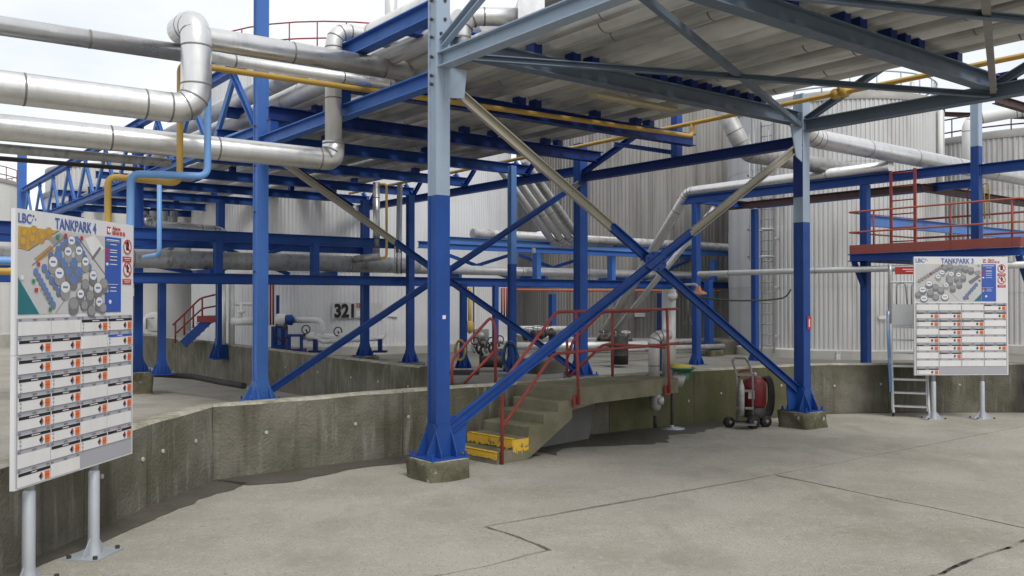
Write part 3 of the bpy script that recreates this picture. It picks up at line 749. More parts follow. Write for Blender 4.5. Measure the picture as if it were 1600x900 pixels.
# ---- left truss girder and its sister on the other edge
def truss(label, b, a0, a1, zl, zh, n, m, w=.10):
    T = Thing('truss_girder', label, 'truss', F(a0, b, zl))
    T.part('bottom_chord', MB().ibeam(F(a0, b, zl), F(a1, b, zl), .15, .15), m)
    T.part('top_chord', MB().ibeam(F(a0, b, zh), F(a1, b, zh), .15, .15), m)
    st = (a1 - a0) / n
    for i in range(n):
        x = a0 + i * st
        T.part('diagonal', MB().channel(F(x + .05, b, zl + .08), F(x + st / 2 - .03, b, zh - .08), w, .06, .012, VA), 'bluepale' if i % 2 else m)
        T.part('diagonal', MB().channel(F(x + st / 2 + .03, b, zh - .08), F(x + st - .05, b, zl + .08), w, .06, .012, VA), 'bluepale')
    return T
truss('long blue truss girder running back from the faded blue column on the left', 0, 5.05, 26.5, 4.44, 5.62, 10, 'bluef', .12)
hg = Thing('hanger_frame', 'row of small blue V hangers along the far bottom beam', 'frame', F(7, 6.54, 4.5))
for i in range(8):
    x = 6.7 + 2.3 * i
    for s_ in (-1, 1):
        hg.part('hanger', MB().channel(F(x, 6.54, 4.5), F(x + .42 * s_, 6.54, 4.86), .10, .06, .012, VA), 'blue')
angle_bar('blue knee brace rising right from the faded blue column', F(5.05, .1, 4.45), F(5.0, 1.9, 5.45), .13, 'bluef', .07)
angle_bar('dark blue diagonal under the rear pipe deck', F(6.0, .3, 4.42), F(14, 6.2, 4.42), .10, 'navy', .07)

# ================================================================ PIPES
band_cache = {}
def band_mesh(r, m):
    k = (round(r, 3), m)
    if k not in band_cache:
        band_cache[k] = MB().lathe((0, 0, 0), [(r + .0003, -.010), (r + .0022, -.008), (r + .0022, .008), (r + .0003, .010)], 20).mesh('jacket_band', 'seam')
    return band_cache[k]
def add_run(T, path, r, m, bend, space, lap=None, name='pipe_run', seg=20, nb=6, phase=.4, elb=True):
    pts = [Vector(p) for p in path]
    T.part(name, MB().tube(pts, r, seg, bend, nb), m)
    if not space: return
    bm = band_mesh(r, m)
    n = len(pts)
    def put(p, d):
        o = T.inst('jacket_band', bm, p); o.rotation_euler = d.to_track_quat('Z', 'Y').to_euler()
    for i in range(n - 1):
        a, b = pts[i], pts[i + 1]; d = (b - a); L = d.length; d.normalize()
        s0 = bend if i > 0 else 0; s1 = L - (bend if i < n - 2 else 0)
        if i > 0: put(a + d * s0, d)
        if i < n - 2: put(a + d * s1, d)
        x = s0 + space * (phase if i == 0 else .9)
        while x < s1 - .15:
            put(a + d * x, d); x += space
        if lap is not None and s1 - s0 > .5:
            sd_ = d.cross(UP)
            if sd_.length > .1:
                sd_.normalize(); u = sd_.cross(d)
                o = (sd_ * math.sin(lap) + u * math.cos(lap)) * r
                x = s0
                while x < s1 - .1:
                    e = min(x + space - .03, s1)
                    T.part('lap_seam', MB().bar(a + d * x + o, a + d * e + o, .008, .012, o.normalized()), 'seam')
                    x += space
    if elb:
        for i in range(1, n - 1):
            a, b, c = pts[i - 1], pts[i], pts[i + 1]
            s, e = b + (a - b).normalized() * bend, b + (c - b).normalized() * bend
            for t in (.33, .67):
                p = s.lerp(b, t).lerp(b.lerp(e, t), t)
                put(p, ((b.lerp(e, t)) - (s.lerp(b, t))).normalized())
def pipe(label, path, r, m='alu', bend=.25, space=1.1, lap=None, cat='pipe', group=None, name='pipe', **k):
    T = Thing(name, label, cat, Vector(path[0]), group=group)
    add_run(T, path, r, m, bend, space, lap, **k)
    return T
def z_(p, z): return Vector((p.x, p.y, z))
# the four large runs on the left
Q = Vector((-3.215, 8.9, 0))
p3 = pipe('thick aluminium clad pipe with a tall riser elbow at the upper left', [z_(Q - VB * 10, 3.74), z_(Q, 3.81), z_(Q, 4.72), z_(Q + VA * .50, 4.74)], .150, 'alu', .26, 1.05, R(-50), phase=.05)
add_run(p3, [z_(Q + VA * .30, 4.74), z_(Q + VA * .62, 4.74), z_(Q + VA * .62 + VB * 2.87, 4.78)], .128, 'alu', .22, 1.2, R(-40), 'reduced_run')
QV = Vector((-2.235, 10.95, 0))
p4 = pipe('lowest long aluminium clad pipe on the left ending in a bruised elbow by the beam', [z_(QV - VB * 11, 3.56), z_(QV, 3.63), z_(QV, 3.86)], .136, 'alu', .20, 1.15, None, phase=.3)
add_run(p4, [z_(QV, 3.80), z_(QV, 5.26), z_(QV + VB * 2.6, 5.31)], .105, 'aluw', .22, 1.5, None, 'riser')
q1 = Vector((-4.79, 8.2, 0))
p4.part('tear', MB().box(P(441, 232, 10.57), (.11, .012, .025), (VB, VA, UP)), 'black')
p1 = pipe('slim aluminium clad pipe crossing the sky at the top left', [z_(q1 - VB * 6, 4.36), z_(q1 + VB * 1.75, 4.485)], .092, 'alu', .16, 1.3, R(-60), phase=.2)
add_run(p1, [z_(q1 + VB * 1.7, 4.484), z_(q1 + VB * 4.25, 4.525), z_(q1 + VB * 4.25 + VA * 1.5, 4.525)], .066, 'alu', .12, 1.3, R(-50), 'reduced_run')
pipe('thin grey pipe just below the upper clad run on the left', [P(300, 69, 9.62), P(665, 125, 11.5)], .03, 'aluw', .1, 0)
pipe('thin dark pipe tucked under the lowest clad pipe at the far left', [z_(QV - VB * 11 + VA * .1, 3.37), z_(QV - VB * 1.95 + VA * .1, 3.42)], .05, 'aluold', .1, 0)
pipe('thinnest dark pipe below the lowest clad pipe at the far left', [z_(QV - VB * 11 + VA * .25, 3.28), z_(QV - VB * 2.2 + VA * .25, 3.34)], .025, 'dark', .1, 0)
pipe('two inch grey pipe seen between the thick riser pipe and the lowest pipe', [z_(QV - VB * 11 + VA * .35, 3.98), z_(QV - VB * 1.6 + VA * .35, 4.03)], .045, 'aluold', .1, 0)
# coloured lines
V168, V280, V203, V323 = Vector((-4.2, 9.1, 0)), Vector((-3.568, 9.4, 0)), Vector((-3.952, 9.07, 0)), Vector((-3.27, 9.4, 0))
yg = pipe('yellow gas pipe dropping at the left and crossing under the pipe deck', [z_(V168 - VB * 4, 2.16), z_(V168, 2.16), z_(V168, 3.17), z_(V280, 3.13), z_(V280, 4.425), F(1.76, 6.1, 4.575), F(1.76, 6.1, 4.79)], .035, 'yellow', .10, 0, seg=12)
yl = pipe('long yellow gas pipe along the right edge of the pipe deck', [F(-6, 6.1, 4.79), F(14, 6.1, 4.79)], .036, 'yellow', .1, 0, seg=12)
for a in (-1.0, -.86): yl.part('valve_body', MB().lathe(F(a, 6.1, 4.79), [(.035, -.05), (.075, -.04), (.08, 0), (.075, .04), (.035, .05)], 10, True, VA), 'yellow')
yl.part('valve_stem', MB().tube([F(-.93, 6.1, 4.79), F(-.93, 6.02, 4.93)], .02, 8), 'yellow')
pipe('light blue pipe stepping down in front of the truss on the left', [z_(V203 - VB * 4, 2.26), z_(V203, 2.26), z_(V203, 3.19), z_(V323, 3.21), z_(V323, 4.5), z_(V323 + VA * .9, 4.5)], .038, 'skyblue', .10, 0, seg=12)
pipe('narrow light blue drop pipe right of the column by the left notice board', [P(249, 272, 12), P(249, 398, 12), P(225, 402, 12.4)], .032, 'skyblue', .1, 0, seg=10)
pipe('light blue tube along the truss beside the faded blue column', [P(352, 216, 14.6), P(402, 199, 13.6)], .035, 'skyblue', .1, 0, seg=10)

# pipe deck, two levels, running the length of the rack
lev1 = [(.40 + .302 * k, (.112, .092, .124, .10, .13, .096)[k % 6]) for k in range(18)]
lev2 = [(.35, .15), (.82, .12), (1.3, .17), (1.85, .14), (2.4, .18), (2.95, .14), (3.5, .17), (4.0, .12), (4.5, .16), (5.05, .15)]
rnd = random.Random(3)
for i, (b, r) in enumerate(lev1):
    a0, a1 = (-5.3 - .5 * rnd.random() if i > 2 else .50 + .02 * i), (23.0 if i % 3 else 6.8) + rnd.random() * 3
    T = pipe('old clad pipe on the lower pipe deck, %s in from the near column side' % ORD[i], [F(a0, b, 4.82 + r), F(a1, b, 4.82 + r)], r, 'aluold', .2, 2.9 + .37 * (i % 4), None, group='pipes on the lower pipe deck', phase=rnd.random())
    shoe = MB().box((0, 0, 0), (.16, .07 + r * .5, .115), AX).mesh('pipe_shoe', 'navy')
    for a, _m in cross:
        if a > max(-6, a0) and rnd.random() < (.5 if a in (0, -2.8) else .33 if a < 5 else .12): T.inst('pipe_shoe', shoe, F(a + .001 * i, b, 4.775))
for i in range(10):  # dense layer added to block the sky and keep the gaps below dark
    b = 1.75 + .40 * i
    pipe('added dark pipe blocking the sky in the middle layer of the pipe deck, %s from the near column' % ORD[i], [F(-5.6, b, 5.36), F(.72 - .05 * (i % 3), b, 5.36)], .17, 'gap_shade', .2, 3.1, None, group='pipes in the middle layer of the pipe deck')
for i, (b, r) in enumerate(lev2):
    pipe('clad pipe on the upper pipe deck, %s in from the near column side' % ORD[i], [F(.76 + .05 * (i % 3), b, 5.125 + r), F(13 + (i % 3), b, 5.125 + r)], r, 'aluw', .2, 3.2, None, group='pipes on the upper pipe deck')
# round stuff behind the near column head
ex = Vector((1, .12, 0)).normalized()
qe = F(0, .30, 4.95)
eb = pipe('fat aluminium elbow beside the near column head turning into a cladding box', [z_(qe, 4.56), z_(qe, 4.97), z_(qe + ex * .60, 4.985)], .100, 'alu', .24, .5, None)
eb.part('cladding_box', MB().box(z_(qe + ex * .74, 4.99), (.29, .30, .29), (ex, UP.cross(ex), UP)), 'alu')
pipe('pale vertical pipe rising out of the picture left of the near column', [P(611, 112, 11.45), P(611, -60, 11.45)], .082, 'aluw', .1, .8)
# strip light under the deck
lf = Thing('strip_light', 'dusty cream fluorescent light fixed under the front cross beam', 'lamp', F(.2, 3.15, 4.44))
lf.part('housing', MB().profile(F(.2, 2.43, 4.45), F(.2, 3.9, 4.45), [(-.06, .04), (-.075, 0), (-.05, -.03), (.05, -.03), (.075, 0), (.06, .04)]), 'lamp')
for b in (2.42, 3.9): lf.part('end_cap', MB().box(F(.2, b, 4.453), (.14, .02, .075), AX), 'lamp')
# pipes drooping from the deck end down to the far rack
for i in range(4):
    x = .20 + .30 * i
    pipe('clad pipe sloping down from the deck end to the far rack, %s from the left' % ORD[i], [P(778 + 13.5 * i, 258 - 3 * i, 20.4 + .1 * i), P(866 + 13.5 * i, 381 - 2 * i, 23.4 + .1 * i), P(866 + 13.5 * i, 381 - 2 * i, 23.4 + .1 * i) + VB * (.9 + .3 * i)], .095, 'alu' if i != 3 else 'aluold', .25, 1.6, None, group='pipes sloping from the deck end')
pipe('small white vent pipe with a hooked top on the far rack', [P(834, 405, 23.9), P(834, 366, 23.9), P(852, 363, 23.9)], .05, 'whitep', .12, 0, seg=10)

# ================================================================ FAR PIPE RACK
K0 = Vector((-2.99, 20.5, 0))
def RK(s, o, z):
    p = K0 + VB * s + VA * o; p.z = z
    return p
fr = Thing('pipe_rack', 'blue horizontal pipe rack crossing behind the columns at head height', 'pipe rack', RK(0, 0, 2.3))
for o in (0, 1.25):
    fr.part('bottom_chord', MB().ibeam(RK(-16, o, 2.31), RK(13.6, o, 2.31), .20, .15), 'blue')
fr.part('top_chord', MB().ibeam(RK(-16, 0, 3.18), RK(.45, 0, 3.18), .22, .15), 'blue')
fr.part('top_chord', MB().ibeam(RK(-16, 1.25, 3.10), RK(.45, 1.25, 3.10), .22, .15), 'blue')
fr.part('top_chord', MB().ibeam(RK(1.7, 0, 3.33), RK(13.4, 0, 3.33), .18, .14), 'bluepale')
fr.part('top_chord', MB().ibeam(RK(1.7, 1.25, 3.28), RK(13.4, 1.25, 3.28), .18, .14), 'bluef')
for s in (-12, -8.4, -3.9, -1.75, 4.6, 7.35, 9.5, 11.8):
    fr.part('rack_post', MB().bar(RK(s, 0, 2.41), RK(s, 0, 3.10), .20, .14, VA), 'blue' if s < 0 else 'bluef')
for s in (-13, -10, -7, -4, -1.2, 2.2, 5, 8, 11):
    fr.part('cross_member', MB().bar(RK(s, .07, 2.46), RK(s, 1.2, 2.46), .09, .09), 'blue')
for s0, s1 in ((-3.7, -1.9), (-8, -4.1), (2.2, 4.5), (4.8, 7.2), (9.6, 11.7)):
    fr.part('rack_brace', MB().bar(RK(s0, .95, 2.45), RK(s1, .95, 3.1), .09, .04), 'blue')
    fr.part('rack_brace', MB().bar(RK(s0, 1.02, 3.1), RK(s1, 1.02, 2.45), .09, .04), 'blue')
pipe('fat weathered pipe lying in the far blue rack', [RK(-16, .5, 2.70), RK(1.2, .5, 2.70)], .19, 'aluold', .2, 2.4)
pipe('pale clad pipe lying in the right half of the far blue rack', [RK(1.1, .5, 2.62), RK(13.4, .5, 2.62)], .12, 'aluw', .2, 2.4)
pipe('grey clad pipe lying on top of the far blue rack', [RK(2.8, .4, 3.56), RK(15, .4, 3.56)], .13, 'aluold', .2, 2)
pipe('grey pipe with a rounded end above the rack behind the left notice board', [P(226, 340, 19), P(226, 352, 19), P(345, 362, 20.3), P(360, 380, 20.3)], .13, 'alu', .2, 1.2)
for i in range(4):
    pipe('short grey pipe dropping into the rack beside the left notice board, %s from the left' % ORD[i], [P(224 + 16 * i, 330, 19.6), P(224 + 15 * i, 385, 19.6), P(212 + 14 * i, 398, 19.4)], .085, 'aluold', .15, 0, group='short pipes dropping into the rack')
pipe('red fire main running just below the far rack', [RK(3.6, -.1, 2.12), RK(12, -.1, 2.12)], .035, 'orange', .1, 0, seg=10)
# vertical clad pipe, yellow drop and cable tray standing on the rack
vp = pipe('vertical clad pipe with a horizontal pot at its foot above the far rack', [P(588, 285, 20.4), P(588, 402, 20.4)], .165 * .5, 'alu', .1, .9)
vp.part('pot', MB().tube([P(555, 405, 20.4), P(592, 401, 20.2)], .085, 14), 'aluold')
pipe('thin yellow drop pipe beside the vertical clad pipe over the rack', [P(592, 288, 20.3), P(604, 288, 20.3), P(604, 402, 20.3), P(592, 404, 20.2)], .03, 'yellow', .08, 0, seg=10)
ct = Thing('cable_tray', 'galvanised vertical cable tray above the far rack', 'cable tray', P(623, 415, 20.5))
ct.part('tray', MB().channel(P(623, 288, 20.5), P(621, 395, 20.5), .16, .06, .006, UP.cross(VB)), 'galv')
for i in range(4): ct.part('cable', MB().tube([P(617 + 3.4 * i, 380, 20.42), P(617 + 3.2 * i, 428, 20.42)], .014, 6), 'dark' if i % 2 else 'aluold')

def post(label, px, Y, zb, zt, s, m='blue', zs=None, m2=None, pl=None, flare=.10, stf=.30):
    p = P(px, 450, Y)
    return column(label, Vector((p.x, p.y, 0)), s, zb, zt, m, zs, m2, pl, stf, 'slim blue posts of the far rack', flare, extra=False)
post('blue column on a square plinth right of the number 321', 570, 21.5, .50, 4.32, .17, pl=(.27, .3))
post('blue column on a square plinth carrying the end of the upper rack beam', 641, 20.6, .40, 4.32, .15, pl=(.27, .3))
post('slim dark post with the yellow hose coil on it', 724, 18.8, .40, 2.22, .12)
post('slim blue post seen between the bent handrail and the coil of blue hose', 774, 22.0, .35, 2.22, .12)
post('two tone blue post with a coil of blue hose at its foot', 800, 18.0, .41, 4.62, .135, 'blue', 2.6, 'bluepale')
post('thin blue post seen left of the red access stair', 253, 18.2, .33, 2.2, .14)
post('blue post with a flared foot right of the red access stair', 344, 21.6, .42, 4.3, .17, flare=.14, stf=.5)
post('low blue post with a pipe saddle left of the stout column', 863, 21.0, .33, 2.0, .13)
post('dark blue post behind the orange shower head', 1107, 24.0, .5, 2.4, .17, pl=(.3, .3))

# ================================================================ RIGHT HAND FRAME AND PLATFORM
R0 = Vector((8.33, 15.7, 0))
def RP(t, b, z):
    p = R0 + VA * t + VB * b; p.z = z
    return p
def rpost(label, t, b, zt, s, zs=None):
    p = RP(t, b, 0); p.z = 0
    return column(label, p, s, .33, zt, 'blue', zs, 'light', None, .25, 'posts of the right hand frame', .08, extra=False)
rpost('bright blue post under the left end of the red railed platform', 2.15, 0, 4.15, .15)
rpost('tall post passing up through the red railed platform, pale above', 0, 0, 6.0, .145, 4.62)
rpost('blue post at the right edge of the picture beside the platform', -.95, 0.1, 4.15, .15)
rpost('bright blue post under the bend of the white sloping pipe', 6.48, 0, 4.15, .15)
rpost('bright blue post left of the tank ladder', 6.45, 2.2, 4.15, .14)
beam('bright blue beam carrying pipes across the right hand frame', RP(7.0, 0, 4.25), RP(.08, 0, 4.25), .18, .15, 'blue')
beam('bright blue beam continuing right of the tall platform post', RP(-.08, 0, 4.20), RP(-4, 0, 4.20), .18, .15, 'blue')
beam('short bright blue beam linking the two posts by the white sloping pipe', RP(6.48, .09, 4.24), RP(6.46, 2.12, 4.24), .16, .13, 'blue')
beam('bright blue beam running right from the post by the tank ladder', RP(6.36, 2.2, 4.25), RP(1.0, 2.2, 4.25), .17, .14, 'blue')
beam('pale blue rail beam behind the red railed platform', RP(2.15, .10, 3.45), RP(2.05, 7, 3.45), .22, .10, 'bluepale')
beam('red brown beam behind the red railed platform, rising to the right', RP(7, 1.6, 4.2), RP(1.87, 1.6, 4.2), .16, .12, 'brown')
beam('red brown beam behind the red railed platform, falling to the right', RP(1.87, 1.68, 4.2), RP(1.87, 7, 4.2), .16, .12, 'brown')
pipe('silvery pipe running along the blue frame then sloping steeply to the floor', [P(928, 548, 23.6), RP(6.75, .02, 4.46), RP(1.62, .02, 4.46)], .118, 'alu', .16, 1.9)
pipe('thinner grey pipe sloping down under the silvery pipe', [P(938, 546, 23.9), RP(6.30, .45, 4.05)], .075, 'alu', .16, 2.1)
pu = pipe('dented aluminium clad pipe falling to the right behind the two tone column', [P(1236, 176, 15.0), P(1270, 216, 15.25), P(1270, 216, 15.25) + VB * 9.5], .165, 'alu', .2, 1.7)
pl_ = pipe('weathered grey pipe coming down beside the two tone column', [P(1128, 168, 16.6), P(1166, 240, 16.6), P(1166, 240, 16.6) + VB * 3.9], .165, 'aluold', .22, 1.3)
pipe('long pale pipe at head height in front of the light tank', [P(1092, 428, 20.4), P(1092, 428, 20.4) - VA * 9 + UP * .0], .06, 'aluw', .1, 2.2)
tx = [(-.85, 'toe'), (2.30, 'toe')]
pf = Thing('platform', 'steel platform with faded red toe boards on blue beams at the right', 'platform', RP(.7, 0, 2.7))
pf.part('deck', MB().box(RP(.72, .95, 2.755), (3.10, 2.42, .03), AX), 'galv')
pf.part('edge_beam', MB().channel(RP(2.30, -.30, 2.70), RP(-.85, -.30, 2.70), .14, .06, .012), 'blue')
pf.part('edge_beam', MB().channel(RP(-.85, -.30, 2.695), RP(-.85, 2.2, 2.695), .14, .06, .012), 'blue')
pf.part('edge_beam', MB().channel(RP(2.30, 2.2, 2.695), RP(2.30, -.29, 2.695), .14, .06, .012), 'blue')
pf.part('toe_board', MB().box(RP(.725, -.31, 2.86), (3.15, .014, .17), AX), 'toe')
pf.part('toe_board', MB().box(RP(-.857, .95, 2.86), (.014, 2.5, .17), AX), 'toe')
pf.part('toe_board', MB().box(RP(2.307, .95, 2.86), (.014, 2.5, .17), AX), 'orange')
for t, b in ((2.25, -.27), (-.8, -.27)):
    pf.part('bracket', MB().channel(RP(t, b, 2.62), RP(t - .12 if t > 0 else t - .1, .0, 1.95), .10, .05, .012, VA), 'blue')
for z in (3.20, 3.60):
    pf.part('guard_rail', MB().tube([RP(2.3, 2.2, z), RP(2.33, -.30, z), RP(-.87, -.30, z), RP(-.87, 2.2, z)], .018, 8, .06), 'orange')
    pf.part('back_rail', MB().tube([RP(2.25, 2.2, z - .01), RP(-.85, 2.2, z - .01)], .022, 8), 'red')
for t, b in ((1.8, -.30), (.32, -.30), (-.72, -.30), (-.87, .9), (-.87, 2.1)):
    pf.part('rail_post', MB().tube([RP(t, b, 2.78), RP(t, b, 3.6)], .018, 8), 'red')
ld = Thing('access_ladder', 'red ladder rising from the right hand platform', 'ladder', RP(1.3, -.2, 2.78))
for t in (1.5, 1.03): ld.part('stile', MB().box(RP(t, -.2, 3.56), (.05, .03, 1.56), AX), 'red')
rg = MB().tube([(0, 0, 0), VA * .45], .013, 6).mesh('rung', 'red')
for i in range(6): ld.inst('rung', rg, RP(1.04, -.2, 2.98 + .26 * i))
for i in range(4):
    pipe('thin vertical conduit with a hooked top over the right hand platform, %s from the left' % ORD[i], [RP(.62 - .09 * i, 1.0, 2.78), RP(.62 - .09 * i, 1.0, 4.0 + .06 * (i % 2)), RP(.50 - .09 * i, 1.0, 4.02 + .06 * (i % 2)), RP(.49 - .09 * i, 1.0, 3.4)], .013, 'hosey' if i > 1 else 'brown', .05, 0, seg=8, group='thin conduits over the platform')
pipe('white bent pipe standing at the right edge of the platform', [RP(-.45, 1.9, 2.78), RP(-.45, 1.9, 3.62), RP(-1.6, 1.9, 3.64)], .05, 'whitep', .1, 0, seg=10)

# fittings on the light tank
TD.o['label'] = 'pale corrugated tank right of the two tone column, with a ladder up its side'
nx = Vector((-.78, -.62, 0)); tg = Vector((.62, -.78, 0)); tcn = TD.c
tl = Thing('tank_ladder', 'galvanised caged ladder on the left flank of the pale corrugated tank', 'ladder', z_(tcn + nx * 3.12, .45))
for s in (-.2, .2): tl.part('stile', MB().box(z_(tcn + nx * 3.12 + tg * s, 3.55), (.02, .06, 6.2), (tg, nx, UP)), 'frame')
rg2 = MB().tube([tg * -.2, tg * .2], .017, 6).mesh('rung', 'galv')
for i in range(22): tl.inst('rung', rg2, z_(tcn + nx * 3.12, .65 + .28 * i))
for i in range(5): tl.part('wall_bracket', MB().bar(z_(tcn + nx * 2.92 + tg * .2, .9 + 1.3 * i), z_(tcn + nx * 3.12 + tg * .2, .9 + 1.3 * i), .05, .02), 'galv')
for i in range(5):
    c = z_(tcn + nx * 3.12, 3.0 + .72 * i)
    tl.part('cage_hoop', MB().tube([c + tg * (.34 * math.sin(a)) + nx * (.30 - .34 * math.cos(a)) for a in [R(-145 + 290 * j / 14 + 180) + math.pi for j in range(15)]], .018, 6, cap=False), 'galv')
for s in (-.3, 0, .3): tl.part('cage_bar', MB().tube([z_(tcn + nx * (3.70 if s == 0 else 3.5) + tg * s, 2.9), z_(tcn + nx * (3.70 if s == 0 else 3.5) + tg * s, 6.3)], .010, 6), 'galv')
curb_rail(TD, 2.75, TD.top - .33 + .0 - .0, 'galv', .75, 26)
curb_rail(TE, 3.8, TE.top - .33, 'brown', .8, 30)
pipe('white down pipe at the right side of the pale corrugated tank', [P(1469, 172, on_tank(TD, 1465)), P(1469, 300, on_tank(TD, 1465))], .065, 'white', .1, 0)
pipe('fat white elbowed pipe in front of the far right tank', [P(1513, 300, 22.0), P(1513, 196, 22.0), P(1524, 186, 22.0), P(1600, 172, 21.5), P(1660, 160, 21.1)], .15, 'whitep', .16, 1.2)
beam('red brown beam under the fat white pipe at the far right', P(1462, 178, 27.5), P(1720, 186, 23.5), .14, .12, 'brown')
beam('rusty beam falling to the right below the edge beam at the far right', P(1555, 155, 16.5), P(1640, 180, 18.0), .16, .12, 'brown')
for px in (1425, 1462): one('vent_pipe', MB().tube([P(px, 172, 24.2), P(px, 128, 24.2)], .06, 10), 'aluw', 'short vent pipe on the roof edge of the pale tank, the %s one' % ('left' if px < 1450 else 'right'), 'pipe', P(px, 172, 24.2), 'roof vent pipes')
bx = Thing('vent_box', 'white louvred box low on the pale tank left of the blue platform post', 'box', P(1315, 560, on_tank(TD, 1315) - .05))
bx.part('housing', MB().box(P(1315, 560, on_tank(TD, 1315) - .05), (.34, .2, .24)), 'white')
bx.part('fan_ring', MB().lathe(P(1315, 561, on_tank(TD, 1315) - .16), [(.03, -.02), (.06, -.025), (.07, 0)], 14, True, Vector((0, -1, 0))), 'dark')
for i in range(5): bx.part('tooth', MB().box(P(1306 + 4.6 * i, 550, on_tank(TD, 1315) - .05), (.03, .2, .05)), 'white')
one('name_plate', MB().box(P(1380, 496, on_tank(TD, 1380) - .03), (.22, .02, .09)), 'card', 'small white plate on the pale tank left of the rolling ladder', 'sign', P(1380, 496, on_tank(TD, 1380) - .03))

# tank 321 number boards
na = Vector((.154, -.988, 0)); xa = Vector((.988, .154, 0)); c3 = P(551, 485, on_tank(T3, 551))
nb_ = Thing('number_board', 'pale board with black number 321 on the grey tank', 'sign', c3)
nb_.part('board', MB().box(c3 + xa * -.05, (1.02, .02, .44), (xa, na, UP)), 'tanks')
nb_.part('numerals', text_on('321', .50, c3 + na * .02 + xa * -.50 - UP * .18, xa, UP, .54, bold=.05), 'black')
nb_.part('small_numerals', text_on('3300', .17, c3 + na * .02 + xa * .09 + UP * .08, xa, UP, .26, bold=.03), 'signred')
nb_.part('label_plate', MB().box(c3 + xa * .22 + UP * -.09 + na * .02, (.24, .012, .18), (xa, na, UP)), 'card')
one('blank_board', MB().box(P(586, 485, on_tank(T3, 586)), (.42, .02, .40), (xa, na, UP)), 'aluw', 'blank pale plate right of the number 321', 'sign', P(586, 485, on_tank(T3, 586)))
one('name_plate', MB().box(P(614, 492, on_tank(T3, 614)), (.28, .02, .10), (xa, na, UP)), 'card', 'white name plate low on the grey tank right of the dark column', 'sign', P(614, 492, on_tank(T3, 614)))
mh = Thing('manhole', 'round bolted manhole cover on the white tank by the red access stair', 'manhole', P(240, 503, 27.5))
mh.part('cover', MB().lathe(P(240, 503, 27.7), [(.32, 0), (.32, .14), (.26, .17), (0, .18)], 20, True, Vector((.42, -.9, 0)).normalized()), 'white')
mh.part('davit_arm', MB().tube([P(229, 514, 27.4), P(229, 497, 27.4), P(240, 497, 27.3)], .03, 8), 'galv')

